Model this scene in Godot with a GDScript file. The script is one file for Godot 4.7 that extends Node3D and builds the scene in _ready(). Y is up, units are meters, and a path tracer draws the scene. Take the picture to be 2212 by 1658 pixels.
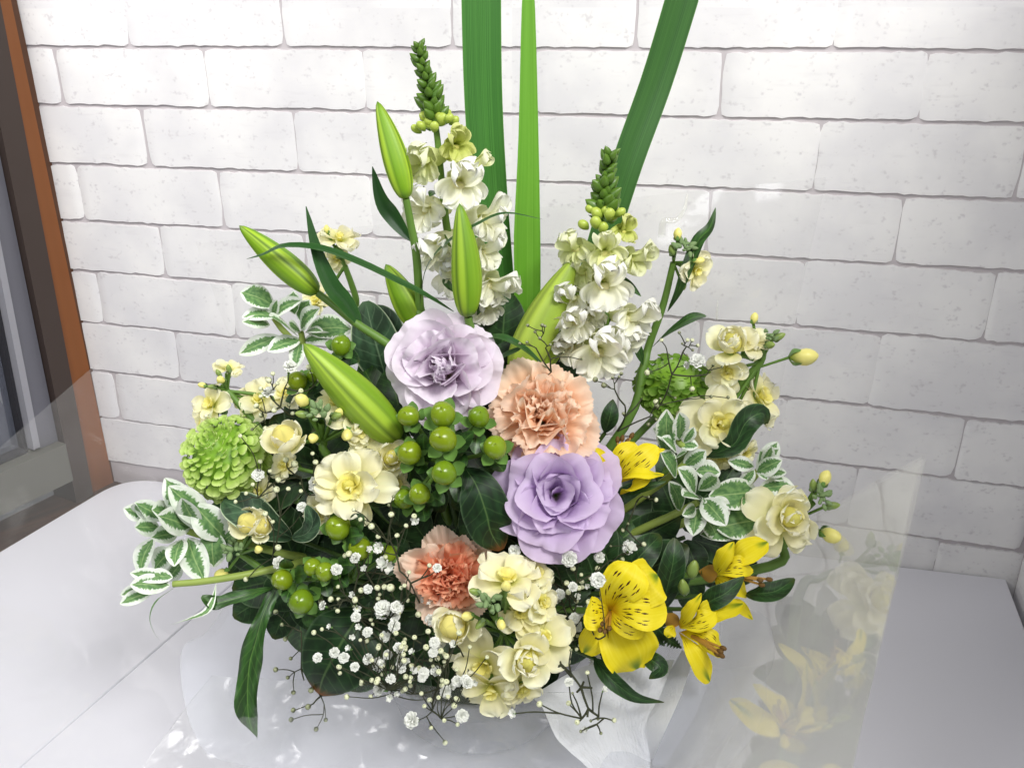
extends Node3D

# ---------- lens of the photograph: a point of the picture plus a distance ahead gives a place in the room ----------
const LENS := 1915.0
const PITCH := 22.6
const EYE := Vector3(0, 0.43, 0)
# close-ups of the photograph in which things were measured: origin and scale
const SHEETS := [[0.0, 0.0, 1.0], [239.5, 431.0, 0.3178], [239.5, 910.0, 0.3178], [766.0, 48.0, 0.4046], [1197.5, 287.0, 0.3178], [1197.5, 766.0, 0.3178], [766.0, 623.0, 0.3467], [766.0, 1102.0, 0.3357], [1101.7, 1149.6, 0.3068], [0.0, 958.0, 0.4224]]
const HEART := Vector3(-0.022, 0.075, -0.475)   # where the stems meet in the bowl
var cb := Basis(Vector3.RIGHT, -deg_to_rad(PITCH))
var rng := RandomNumberGenerator.new()
var fine := FastNoiseLite.new()
var M := {}
var kit := {}


func spot(k, x, y, ahead) -> Vector3:
	var s = SHEETS[k]
	var d = cb * Vector3((s[0] + x * s[2] - 1106.0) / LENS, -(s[1] + y * s[2] - 829.0) / LENS, -1.0)
	return EYE + d * (ahead / -d.z)

func line(k, a) -> Array:
	var r = []
	for i in range(0, a.size(), 3):
		r.append(spot(k, a[i], a[i + 1], a[i + 2]))
	return r

func low(k, a) -> Array:
	# the same for places whose height over the table is known
	var r = []
	for i in range(0, a.size(), 3):
		var d = spot(k, a[i], a[i + 1], 1.0) - EYE
		r.append(EYE + d * ((a[i + 2] - EYE.y) / d.y))
	return r

func size(k, px, at: Vector3) -> float:
	return px * SHEETS[k][2] * ((at - EYE) * cb).z * -1.0 / LENS

func face(x, y, z) -> Vector3:
	return (cb * Vector3(x, y, z)).normalized()

func frame(n: Vector3, at: Vector3, s := 1.0, roll := 0.0) -> Transform3D:
	var ref = cb * Vector3(0, 1, 0.05)
	if absf(ref.dot(n)) > 0.97:
		ref = cb * Vector3(0, 0.1, -1)
	var x = ref.cross(n).normalized()
	return Transform3D(Basis(x, n, x.cross(n)).rotated(n, roll).scaled(Vector3.ONE * s), at)

func aim(from: Vector3, to: Vector3, s := 1.0, roll := 0.0) -> Transform3D:
	return frame((to - from).normalized(), from, s, roll)

# ---------- things and parts ----------
func thing(called, label, category, at: Vector3, group := "", kind := "") -> Node3D:
	var o = Node3D.new()
	o.name = called
	add_child(o, true)
	o.position = at
	o.set_meta("label", label)
	o.set_meta("category", category)
	if group != "":
		o.set_meta("group", group)
	if kind != "":
		o.set_meta("kind", kind)
	return o

func part(par: Node3D, called, mesh: Mesh, mt: Material, xf := Transform3D()) -> MeshInstance3D:
	var o = MeshInstance3D.new()
	o.name = called
	o.mesh = mesh
	o.material_override = mt
	par.add_child(o, true)
	o.global_transform = xf
	return o

# ---------- materials ----------
func mat(called, c: Color, rough := 0.55, vertex := false, through := 0.0, spec := 0.5) -> StandardMaterial3D:
	var m = StandardMaterial3D.new()
	m.resource_name = called
	m.albedo_color = c
	m.roughness = rough
	m.metallic_specular = spec
	m.cull_mode = BaseMaterial3D.CULL_DISABLED
	m.vertex_color_use_as_albedo = vertex
	if through > 0.0:
		m.backlight_enabled = true
		m.backlight = Color(through, through, through)
	M[called] = m
	return m

func lin(r, g, b) -> Color:
	return Color8(r, g, b).srgb_to_linear()

func paint(w, h, f: Callable) -> ImageTexture:
	var im = Image.create(w, h, false, Image.FORMAT_RGB8)
	for y in h:
		for x in w:
			im.set_pixel(x, y, f.call((x + 0.5) / w, (y + 0.5) / h))
	return ImageTexture.create_from_image(im)

func cloth(called, tex, rough := 0.5, through := 0.0, spec := 0.5) -> StandardMaterial3D:
	var m = mat(called, Color.WHITE, rough, false, through, spec)
	m.albedo_texture = tex
	m.texture_repeat = false
	return m

func nz(x, y) -> float:
	return fine.get_noise_2d(x, y)

func variegated(edge: float, seedx: float) -> ImageTexture:
	return paint(96, 192, func(u, v):
		var s = absf(u - 0.5) * 2.0
		var lim = edge + 0.22 * nz(v * 700 + seedx, (90.0 if u > 0.5 else 0.0)) + 0.1 * nz(v * 2600 + seedx, u * 300)
		lim *= clampf(sin(PI * pow(v, 0.8)) * 1.5, 0.0, 1.0)
		var g = Color8(88, 128, 78).lerp(Color8(122, 160, 98), clampf(0.5 + nz(u * 300 + seedx, v * 300) * 1.3, 0, 1))
		var white = Color8(238, 242, 232).lerp(Color8(216, 228, 208), clampf(0.3 + nz(u * 200, v * 200 + seedx), 0, 1))
		var c = g.lerp(white, smoothstep(lim - 0.05, lim + 0.06, s))
		if s < 0.05:
			c = c.lerp(Color8(170, 195, 130), 0.7)
		return c)

func veined(base: Color, vein: Color, count: float, tip: Color, seedx: float, rim := 0.0) -> ImageTexture:
	return paint(96, 192, func(u, v):
		var s = absf(u - 0.5) * 2.0
		var c = base.lerp(base.darkened(0.3), clampf(0.5 + nz(u * 160 + seedx, v * 160) * 1.6, 0, 1))
		var k = fposmod(v * count - s * 1.6 + 0.1 * nz(u * 200, v * 200), 1.0)
		var on = 1.0 - smoothstep(0.03, 0.09, absf(k - 0.5)) if k < 2.0 else 0.0
		c = c.lerp(vein, on * 0.35)
		c = c.lerp(vein, (1.0 - smoothstep(0.01, 0.06, s)) * 0.8)
		c = c.lerp(tip, smoothstep(0.86, 1.0, v + 0.05 * nz(u * 400, v * 100)))
		if rim > 0.0:
			c = c.lerp(Color8(190, 205, 170), smoothstep(0.9, 0.98, s) * rim)
		return c)

func strap_tex(c1: Color, c2: Color, seedx: float) -> ImageTexture:
	return paint(256, 256, func(u, v):
		var k = nz(u * 2400 + seedx, v * 14)
		var c = c1.lerp(c2, clampf(0.5 + k * 0.9 + 0.5 * nz(u * 90 + seedx, v * 60), 0, 1))
		var s = absf(u - 0.5) * 2.0
		c = c.lerp(c2.lightened(0.12), 0.35 * (1.0 - smoothstep(0.02, 0.08, absf(fposmod(u * 16.0 + 0.6 * nz(u * 300, 5.0), 1.0) - 0.5))))
		return c.lerp(Color8(120, 165, 80), smoothstep(0.955, 0.985, s) * 0.6))

func alstro_tex(streaks: int, green_tip: float, seedx: int) -> ImageTexture:
	var r = RandomNumberGenerator.new()
	r.seed = seedx
	var marks = []
	for i in streaks:
		marks.append([r.randf_range(-0.75, 0.75), r.randf_range(0.22, 0.68), r.randf_range(0.03, 0.075), r.randf_range(0.008, 0.019)])
	return paint(128, 256, func(u, v):
		var c = Color8(230, 211, 22).lerp(Color8(238, 222, 54), clampf(0.5 + nz(u * 500 + seedx, v * 40), 0, 1))
		c = c.lerp(Color8(214, 150, 24), (1.0 - smoothstep(0.0, 0.16, v)) * 0.55)
		var s = (u - 0.5) * 2.0
		for m in marks:
			var dv = absf(v - m[1])
			if dv < m[2]:
				var du = absf(s - m[0] * (0.55 + 0.8 * v * (1.0 - v) * 2.0))
				if du < m[3] * 2.2 * (1.0 - dv / m[2]) + 0.006:
					c = Color8(58, 24, 14)
		if green_tip > 0.0:
			var near = (1.0 - smoothstep(0.05, 0.45, absf(s))) * smoothstep(0.72, 0.97, v)
			c = c.lerp(Color8(74, 112, 28), near * green_tip)
		return c)

func wood_tex(c1: Color, c2: Color) -> ImageTexture:
	return paint(64, 512, func(u, v):
		return c1.lerp(c2, clampf(0.5 + nz(u * 260, v * 14) * 0.9 + nz(u * 900, v * 30) * 0.5, 0, 1)))

# ---------- surfaces ----------
func skin(pts: PackedVector3Array, nu: int, nv: int, cols := PackedColorArray(), ring := false) -> ArrayMesh:
	var nor = PackedVector3Array()
	var uv = PackedVector2Array()
	var ix = PackedInt32Array()
	nor.resize(nu * nv)
	uv.resize(nu * nv)
	for j in nv:
		for i in nu:
			var i0 = i - 1
			var i1 = i + 1
			if ring:
				if i0 < 0: i0 = nu - 2
				if i1 > nu - 1: i1 = 1
			else:
				i0 = maxi(i0, 0)
				i1 = mini(i1, nu - 1)
			var j0 = maxi(j - 1, 0)
			var j1 = mini(j + 1, nv - 1)
			var du = pts[j * nu + i1] - pts[j * nu + i0]
			var dv = pts[j1 * nu + i] - pts[j0 * nu + i]
			if du.length_squared() < 1e-14:
				var jj = 1 if j == 0 else j - 1
				du = pts[jj * nu + i1] - pts[jj * nu + i0]
			var n = dv.cross(du)
			nor[j * nu + i] = n.normalized() if n.length_squared() > 1e-22 else Vector3.UP
			uv[j * nu + i] = Vector2(float(i) / (nu - 1), float(j) / (nv - 1))
			if i < nu - 1 and j < nv - 1:
				var a = j * nu + i
				ix.append_array(PackedInt32Array([a, a + 1, a + nu, a + 1, a + nu + 1, a + nu]))
	var ar = []
	ar.resize(Mesh.ARRAY_MAX)
	ar[Mesh.ARRAY_VERTEX] = pts
	ar[Mesh.ARRAY_NORMAL] = nor
	ar[Mesh.ARRAY_TEX_UV] = uv
	ar[Mesh.ARRAY_INDEX] = ix
	if cols.size() == pts.size():
		ar[Mesh.ARRAY_COLOR] = cols
	var m = ArrayMesh.new()
	m.add_surface_from_arrays(Mesh.PRIMITIVE_TRIANGLES, ar)
	return m

func curve(pts: Array, n: int) -> Array:
	var r = []
	var c = pts.size() - 1
	for j in n:
		var t = float(j) / (n - 1) * c
		var i = mini(int(t), c - 1)
		var f = t - i
		var p0 = pts[i - 1] if i > 0 else pts[0] * 2.0 - pts[1]
		var p3 = pts[i + 2] if i + 2 <= c else pts[c] * 2.0 - pts[c - 1]
		r.append(pts[i].cubic_interpolate(pts[i + 1], p0, p3, f))
	return r

func wide(t: float, o: Dictionary) -> float:
	if o.has("strap"):
		return minf(1.0, pow(maxf(1.0 - t, 0.0) / o.strap, 0.75)) * lerpf(o.get("low", 1.0), 1.0, minf(t * 2.0, 1.0))
	var mx = o.get("mx", 0.45)
	var k = log(0.5) / log(mx)
	var w = pow(maxf(sin(PI * pow(t * 0.985 + 0.006, k)), 0.0), o.get("e", 0.8))
	if o.has("stalk"):
		w *= smoothstep(o.stalk * 0.6, o.stalk + 0.15, t)
		w = maxf(w, 0.05)
	return w

# a blade along pts; hint is the way its upper side faces
func blade(pts: Array, w: float, hint: Vector3, o := {}) -> ArrayMesh:
	var nv = o.get("nv", 15)
	var nu = o.get("nu", 7)
	var c = curve(pts, nv)
	var v = PackedVector3Array()
	var fold = o.get("fold", 0.18)
	var wave = o.get("wave", 0.0)
	var fr = o.get("freq", 2.5)
	var jag = o.get("jag", 0.0)
	var ph = rng.randf() * TAU
	var ph2 = rng.randf() * TAU
	for j in nv:
		var t = float(j) / (nv - 1)
		var tan = (c[mini(j + 1, nv - 1)] - c[maxi(j - 1, 0)]).normalized()
		var side = tan.cross(hint).normalized()
		var nor = side.cross(tan).normalized()
		var tw = o.get("twist", 0.0) * t
		side = side.rotated(tan, tw)
		nor = nor.rotated(tan, tw)
		var h = w * 0.5 * wide(t, o)
		for i in nu:
			var s = float(i) / (nu - 1) * 2.0 - 1.0
			var hh = h
			if jag > 0.0 and absf(s) > 0.6:
				hh *= 1.0 - jag * (j % 2)
			var up = fold * absf(s) * h + o.get("cup", 0.0) * s * s * h
			var wv = wave * w * absf(s) * s * s * sin(t * TAU * fr + (ph if s > 0 else ph2)) * smoothstep(0.0, 0.2, t)
			v.append(c[j] + side * s * hh + nor * (up + wv))
	return skin(v, nu, nv)

func leaf(par, called, pts: Array, w: float, mt, o := {}) -> MeshInstance3D:
	var up = o.get("up", Vector3(0, 0.25, 1))
	var rel = []
	for q in pts:
		rel.append(q - pts[0])
	return part(par, called, blade(rel, w, (cb * up).normalized(), o), mt, Transform3D(Basis(), pts[0]))

# short leaf between two points, sagging or arching sideways off the straight line
func leaf2(par, called, a: Vector3, b: Vector3, w, mt, o := {}) -> MeshInstance3D:
	var up = (cb * o.get("up", Vector3(0, 0.25, 1))).normalized()
	var d = b - a
	var mid = a + d * 0.5 + up * d.length() * o.get("arch", 0.1) + cb * Vector3(0, o.get("lift", 0.0) * d.length(), 0)
	return leaf(par, called, [a, mid, b], w, mt, o)

func pipe(pts: Array, r0: float, r1: float, sides := 7, n := 12, col := Color.WHITE) -> ArrayMesh:
	var c = curve(pts, n) if pts.size() > 2 else [pts[0], pts[1]]
	n = c.size()
	var v = PackedVector3Array()
	var cc = PackedColorArray()
	var x = (c[1] - c[0]).normalized().cross(Vector3(0.31, 0.2, 0.93)).normalized()
	for j in n:
		var tan = (c[mini(j + 1, n - 1)] - c[maxi(j - 1, 0)]).normalized()
		x = (x - tan * tan.dot(x)).normalized()
		var y = tan.cross(x)
		var r = lerpf(r0, r1, float(j) / (n - 1))
		for i in sides + 1:
			var a = TAU * i / sides
			v.append(c[j] + (x * cos(a) + y * sin(a)) * r)
			cc.append(col)
	return skin(v, sides + 1, n, cc, true)

func stem(par, pts: Array, r0, r1, mt, called := "stem", n := 22) -> MeshInstance3D:
	var rel = []
	for q in pts:
		rel.append(q - pts[0])
	return part(par, called, pipe(rel, r0, r1, 8, n), mt, Transform3D(Basis(), pts[0]))

# turned shape about Y; prof is [radius, height] pairs; shape(angle, t) scales the radius; tint(angle, t) colours it
func turned(prof: Array, sides: int, shape = null, tint = null, bend := Vector3.ZERO) -> ArrayMesh:
	var v = PackedVector3Array()
	var cc = PackedColorArray()
	var n = prof.size()
	for j in n:
		var t = float(j) / (n - 1)
		for i in sides + 1:
			var a = TAU * i / sides
			var r = prof[j][0] * (shape.call(a, t) if shape != null else 1.0)
			v.append(Vector3(cos(a) * r, prof[j][1], sin(a) * r) + bend * 4.0 * t * (1.0 - t))
			if tint != null:
				cc.append(tint.call(a, t))
	return skin(v, sides + 1, n, cc, true)

func egg(n: int, rx: float, len: float, mx := 0.5, e := 0.5, y0 := 0.0) -> Array:
	var r = []
	var k = log(0.5) / log(mx)
	for j in n:
		var t = (1.0 - cos(PI * j / (n - 1.0))) * 0.5
		r.append([rx * pow(maxf(sin(PI * pow(t, k)), 0.0), e), y0 + len * t])
	return r

# one petal round the axis Y, of unit size; its root at the axis
func cup(o: Dictionary) -> ArrayMesh:
	var nu = o.get("nu", 9)
	var nv = o.get("nv", 9)
	var L = o.get("L", 1.0)
	var W = o.get("W", 0.9)
	var a0 = deg_to_rad(o.get("a0", 20.0))
	var a1 = deg_to_rad(o.get("a1", 80.0))
	var ap = o.get("ap", 1.0)
	var ruff = o.get("ruff", 0.04)
	var fr = o.get("freq", 2.0)
	var serr = o.get("serr", 0.0)
	var fan = o.get("fan", false)
	var cupf = o.get("cup", 1.0)
	var r0 = o.get("r0", 0.03)
	var c0: Color = o.get("c0", Color.WHITE)
	var c1: Color = o.get("c1", Color.WHITE)
	var c2: Color = o.get("c2", c1)
	var sd = rng.randf() * 500.0
	var tone = 1.0 + rng.randf_range(-0.06, 0.06)
	# midline
	var steps = 24
	var mr = [r0]
	var my = [o.get("y0", 0.0)]
	var ma = [a0]
	for q in steps:
		var t = (q + 0.5) / steps
		var a = lerpf(a0, a1, pow(t, ap)) + deg_to_rad(o.get("curl", 0.0)) * pow(maxf(0.0, (t - 0.7) / 0.3), 2.0)
		mr.append(mr[-1] + sin(a) * L / steps)
		my.append(my[-1] + cos(a) * L / steps)
		ma.append(a)
	var v = PackedVector3Array()
	var cc = PackedColorArray()
	var mx = o.get("mx", 0.66)
	var kk = log(0.5) / log(mx)
	var ee = o.get("e", 0.5)
	for j in nv:
		var tj = sin(PI * 0.5 * j / (nv - 1.0))
		for i in nu:
			var s = float(i) / (nu - 1) * 2.0 - 1.0
			var t = tj
			var half
			if fan:
				if o.has("sq"):
					t = tj * (1.0 - o.sq * pow(absf(s), 3.4))
				else:
					t = tj * (1.0 - o.get("round", 0.14) * s * s - 0.25 * o.get("round", 0.14) * pow(s, 8) - serr * (0.5 + 0.5 * (1 if (i % 2) else -1)) * pow(tj, 6) + 0.06 * fine.get_noise_2d(s * 60 + sd, 3.0) * tj)
				half = W * 0.5 * pow(tj, o.get("fp", 0.75))
			else:
				half = W * 0.5 * pow(maxf(sin(PI * pow(tj * 0.99 + 0.004, kk)), 0.0), ee)
				t = tj * (1.0 + 0.05 * fine.get_noise_2d(s * 50 + sd, 9.0) * tj)
			var q = clampf(t, 0.0, 1.0) * steps
			var qi = mini(int(q), steps - 1)
			var f = q - qi
			var r = lerpf(mr[qi], mr[qi + 1], f)
			var y = lerpf(my[qi], my[qi + 1], f)
			var a = lerpf(ma[qi], ma[qi + 1], f)
			var Rc = maxf(r, 0.16 * W) * o.get("flat", 1.3)
			var phi = clampf(s * half / Rc, -1.9, 1.9)
			var lx = Rc * sin(phi)
			var inn = Rc * (1.0 - cos(phi)) * cupf
			var rf = ruff * pow(tj, 2.2) * (sin(s * fr * PI + sd) * (0.5 + 0.5 * absf(s)) + 1.3 * fine.get_noise_2d(s * 90 + sd, tj * 60))
			rf += o.get("frill", 0.0) * pow(tj, 5.0) * (sin(s * 21.0 + sd) + sin(s * 33.0 + sd * 3.0))
			var N = Vector2(-cos(a), sin(a))
			var pr = r + N.x * (inn + rf)
			var py = y + N.y * (inn + rf)
			v.append(Vector3(pr, py, lx))
			var col = c0.lerp(c1, smoothstep(0.0, 0.55, tj)).lerp(c2, smoothstep(0.6, 1.0, tj))
			cc.append(col * (tone + 0.05 * fine.get_noise_2d(s * 140 + sd, tj * 30)))
	return skin(v, nu, nv, cc)

func turn(az: float, tilt := 0.0, lift := 0.0) -> Transform3D:
	return Transform3D(Basis(Vector3.UP, az) * Basis(Vector3.BACK, tilt), Vector3(0, lift, 0))

# rings of petals: [count, L, W, a0, a1, ruffle, lift, start]
func rings(list: Array, base: Dictionary, name_ := "") -> Array:
	var r = []
	for g in list:
		for i in g[0]:
			var o = base.duplicate()
			o.L = g[1] * rng.randf_range(0.93, 1.07) * (rng.randf_range(0.84, 1.1) if o.has("serr") else 1.0)
			o.W = g[2] * rng.randf_range(0.9, 1.1)
			var jit = o.get("jit", 1.0)
			o.L *= 1.0 + (jit - 1.0) * rng.randf_range(-0.1, 0.07)
			o.a0 = g[3] + rng.randf_range(-5, 5) * jit
			o.a1 = g[4] + rng.randf_range(-9, 9) * jit
			o.ruff = g[5]
			if g.size() > 8:
				for key in g[8]:
					o[key] = g[8][key]
			r.append([cup(o), turn(g[7] + TAU * i / g[0] + rng.randf_range(-0.15, 0.15), 0.0, g[6])])
	return r

func put_petals(par: Node3D, set_: Array, mt, xf: Transform3D, called := "petal"):
	for q in set_:
		part(par, called, q[0], mt, xf * q[1] * Transform3D(Basis(Vector3(0, 0, 1), rng.randf_range(-0.07, 0.07)) * Basis(Vector3(1, 0, 0), rng.randf_range(-0.08, 0.08)), Vector3.ZERO))

# joins shapes into one mesh
func join(list: Array) -> ArrayMesh:
	var st = SurfaceTool.new()
	for q in list:
		st.append_from(q[0], 0, q[1] if q.size() > 1 else Transform3D())
	return st.commit()

func slab(poly: Array, thick: Vector3, soft := 0.0) -> ArrayMesh:
	# a flat polygon (points in order) and its thickness
	var st = SurfaceTool.new()
	st.begin(Mesh.PRIMITIVE_TRIANGLES)
	st.set_smooth_group(-1)
	var n = poly.size()
	var mid = Vector3.ZERO
	for q in poly:
		mid += q / n
	var top = []
	for q in poly:
		top.append(q + (mid - q).normalized() * soft)
	var nn = (poly[1] - poly[0]).cross(poly[2] - poly[1])
	var flip = nn.dot(thick) > 0
	var tri = func(a, b, c, u):
		var t3 = [a, c, b] if flip else [a, b, c]
		for q in t3:
			st.set_uv(Vector2(q.x, q.z) if u == 0 else Vector2(q.x + q.z, q.y))
			st.add_vertex(q)
	for i in range(1, n - 1):
		tri.call(top[0], top[i + 1], top[i], 0)
		tri.call(poly[0] + thick, poly[i] + thick, poly[i + 1] + thick, 0)
	var d = thick.normalized() * soft
	for i in n:
		var k = (i + 1) % n
		if soft > 0.0:
			tri.call(top[i], top[k], poly[i] + d, 1)
			tri.call(top[k], poly[k] + d, poly[i] + d, 1)
		tri.call(poly[i] + d, poly[k] + d, poly[i] + thick, 1)
		tri.call(poly[k] + d, poly[k] + thick, poly[i] + thick, 1)
	st.generate_normals()
	return st.commit()


func _ready():
	rng.seed = 20240
	fine.seed = 7
	fine.frequency = 0.02
	fine.noise_type = FastNoiseLite.TYPE_SIMPLEX_SMOOTH
	fine.fractal_octaves = 3
	look()
	materials()
	room()
	kits()
	wrapping()
	sword_leaves()
	snapdragons()
	lilies()
	lisianthus()
	carnations()
	berries()
	zinnias()
	stocks()
	spurge()
	alstroemerias()
	big_leaves()
	filler()
	gypsophila()


func look():
	var cam = Camera3D.new()
	cam.name = "camera"
	add_child(cam)
	cam.position = EYE
	cam.rotation_degrees = Vector3(-PITCH, 0, 0)
	cam.fov = rad_to_deg(2.0 * atan(829.0 / LENS))
	cam.near = 0.02
	cam.far = 50.0
	var we = WorldEnvironment.new()
	var e = Environment.new()
	e.background_mode = Environment.BG_COLOR
	e.background_color = Color(0.82, 0.82, 0.85)
	e.background_energy_multiplier = 0.11
	e.tonemap_mode = Environment.TONE_MAPPER_LINEAR
	e.tonemap_exposure = 1.26
	e.sdfgi_enabled = true
	e.ssao_enabled = true
	e.ssil_enabled = true
	we.environment = e
	add_child(we)
	# the shop's ceiling lamp, up on the right so that the side wall shades the corner; a lamp by the window; a weak one above the photographer
	lamp(Vector3(0.45, 1.10, 0.15), Vector3(0.0, 0.2, -0.5), Vector2(0.5, 0.35), 1.15, Color(1.0, 0.992, 0.985))
	lamp(Vector3(-0.62, 0.76, -0.42), Vector3(-0.38, 0.25, -0.78), Vector2(0.34, 0.22), 0.25, Color(1.0, 0.99, 0.985))
	lamp(Vector3(-0.22, 0.62, 0.08), Vector3(-0.10, 0.15, -0.42), Vector2(0.45, 0.22), 0.12, Color(0.98, 0.985, 1.0))

func lamp(at, to, area, energy, col):
	var l = AreaLight3D.new()
	l.name = "ceiling_lamp"
	add_child(l, true)
	l.position = at
	l.look_at(to, Vector3.UP)
	l.area_size = area
	l.light_energy = energy
	l.light_color = col
	l.shadow_enabled = true


func materials():
	mat("petal", Color.WHITE, 0.65, true, 0.8, 0.25)
	mat("waxy", Color.WHITE, 0.38, true, 0.0, 0.5)
	mat("pod", Color.WHITE, 0.5, true, 0.0, 0.5)
	mat("berry", Color.WHITE, 0.22, true, 0.0, 0.5)
	mat("berry_pale", Color(1.0, 0.98, 0.86), 0.26, true)
	mat("berry_dark", Color(0.88, 0.93, 0.9), 0.24, true)
	mat("stem_green", Color8(96, 132, 52), 0.5)
	mat("stem_pale", Color8(150, 170, 80), 0.5)
	mat("stem_dark", Color8(62, 88, 36), 0.5)
	mat("twig", Color8(54, 58, 34), 0.7)
	mat("sepal", Color8(104, 144, 66), 0.45, false, 0.2)
	mat("foam", Color8(40, 58, 34), 0.95, false, 0.0, 0.1)
	mat("fuzzy", Color8(128, 152, 104), 0.85, false, 0.15, 0.2)
	mat("white_petal", Color8(238, 240, 232), 0.7, false, 0.3, 0.2)
	cloth("wide_margin", variegated(0.50, 11.0), 0.55, 0.25, 0.35)
	cloth("thin_margin", variegated(0.80, 47.0), 0.55, 0.25, 0.35)
	cloth("dark_leaf", veined(Color8(42, 74, 36), Color8(84, 116, 66), 9.0, Color8(60, 74, 30), 3.0, 0.3), 0.42, 0.15, 0.4)
	cloth("browned_leaf", veined(Color8(30, 58, 28), Color8(84, 110, 62), 8.0, Color8(112, 70, 34), 63.0, 0.2), 0.42, 0.1, 0.4)
	cloth("mid_leaf", veined(Color8(52, 92, 36), Color8(104, 140, 66), 12.0, Color8(60, 96, 40), 23.0), 0.4, 0.2, 0.5)
	cloth("grey_leaf", veined(Color8(62, 92, 64), Color8(120, 146, 112), 7.0, Color8(70, 98, 66), 33.0, 1.0), 0.5, 0.2, 0.4)
	cloth("lily_leaf", strap_tex(Color8(36, 72, 32), Color8(50, 92, 40), 5.0), 0.3, 0.12, 0.5)
	cloth("sword_dark", strap_tex(Color8(50, 104, 36), Color8(76, 136, 54), 15.0), 0.42, 0.3, 0.5)
	cloth("sword_light", strap_tex(Color8(92, 152, 38), Color8(118, 176, 58), 25.0), 0.42, 0.4, 0.5)
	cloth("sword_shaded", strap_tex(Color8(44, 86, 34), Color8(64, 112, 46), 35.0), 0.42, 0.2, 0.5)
	cloth("streaked", alstro_tex(19, 0.0, 4), 0.5, 0.35, 0.35)
	cloth("yellow_broad", alstro_tex(2, 0.8, 9), 0.5, 0.35, 0.35)
	mat("orange_tube", Color8(176, 132, 50), 0.5, false, 0.2)
	mat("anther", Color8(104, 74, 24), 0.7)
	# room
	var wn = FastNoiseLite.new()
	wn.seed = 3
	wn.frequency = 0.03
	wn.fractal_octaves = 5
	var specks = paint(512, 512, func(u, v):
		var b = 0.75 * wn.get_noise_2d(u * 900 + v * 500, v * 900 - u * 300) + 0.75 * wn.get_noise_2d(u * 2600 + v * 1500 + 900, v * 3600 - u * 1200)
		var c = Color8(243, 242, 240).lerp(Color8(228, 227, 228), clampf(0.5 + wn.get_noise_2d(u * 150, v * 150 + 400) * 1.4, 0, 1))
		return c.lerp(Color8(186, 182, 185), smoothstep(0.34, 0.74, b) * 0.5))
	var b = mat("brick_paint", Color.WHITE, 0.7, false, 0.0, 0.35)
	b.albedo_texture = specks
	b.uv1_triplanar = true
	b.uv1_world_triplanar = true
	b.uv1_scale = Vector3(2.3, 2.3, 2.3)
	mat("mortar", Color8(196, 190, 192), 0.85, false, 0.0, 0.2)
	mat("table_white", Color8(228, 228, 234), 0.38, false, 0.0, 0.45)
	mat("table_edge", Color8(205, 204, 208), 0.5)
	var wd = cloth("orange_wood", wood_tex(Color8(84, 46, 18), Color8(134, 78, 32)), 0.45)
	wd.uv1_scale = Vector3(6, 1.6, 1)
	wd.texture_repeat = true
	var w2 = cloth("brown_wood", wood_tex(Color8(54, 32, 20), Color8(84, 52, 32)), 0.6)
	w2.uv1_scale = Vector3(6, 1.6, 1)
	w2.texture_repeat = true
	mat("jamb_paint", Color8(60, 48, 42), 0.55)
	mat("sash_metal", Color8(104, 104, 112), 0.4)
	mat("bead_metal", Color8(150, 150, 156), 0.35)
	mat("rail_metal", Color8(98, 98, 90), 0.45)
	mat("dark_room", Color8(40, 40, 46), 0.9)
	var gl = mat("window_glass", Color(0.5, 0.52, 0.58, 0.25), 0.05)
	gl.transparency = BaseMaterial3D.TRANSPARENCY_ALPHA
	var film = mat("film", Color(0.95, 0.95, 0.89, 0.15), 0.04)
	film.transparency = BaseMaterial3D.TRANSPARENCY_ALPHA
	var thin = mat("thin_film", Color(0.95, 0.95, 0.93, 0.03), 0.10)
	thin.transparency = BaseMaterial3D.TRANSPARENCY_ALPHA
	var sf = mat("soft_film", Color(0.93, 0.94, 0.93, 0.06), 0.24)
	sf.transparency = BaseMaterial3D.TRANSPARENCY_ALPHA
	var crumple = paint(512, 512, func(u, v):
		var g = 0.0
		for k in 3:
			var f = 130.0 * pow(2.0, k)
			g += (1.0 - absf(fine.get_noise_2d(u * f + 40.0 * k, v * f * 0.8 - u * 60.0)) * 3.0) / pow(1.9, k)
		g = clampf(g * 0.5 + 0.1, 0, 1)
		return Color(g, g, g))
	sf.heightmap_enabled = true
	sf.heightmap_scale = 0.15
	sf.heightmap_texture = crumple
	thin.heightmap_enabled = true
	thin.heightmap_scale = 0.035
	thin.heightmap_texture = crumple
	var frost = mat("frosted", Color(0.88, 0.90, 0.95, 0.24), 0.5, false, 0.0, 0.4)
	frost.transparency = BaseMaterial3D.TRANSPARENCY_ALPHA
	var paper = mat("paper", Color(0.95, 0.96, 0.98, 0.8), 0.6, false, 0.4, 0.4)
	paper.transparency = BaseMaterial3D.TRANSPARENCY_ALPHA
	paper.heightmap_enabled = true
	paper.heightmap_scale = 0.025
	paper.heightmap_texture = paint(256, 256, func(u, v):
		var g = clampf(0.5 + 0.9 * nz(u * 1300, v * 700) + 0.5 * nz(u * 3500, v * 2600), 0, 1)
		return Color(g, g, g))
	var bowl = mat("bowl", Color(0.92, 0.93, 0.95, 0.28), 0.3, false, 0.0, 0.6)
	bowl.transparency = BaseMaterial3D.TRANSPARENCY_ALPHA


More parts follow.
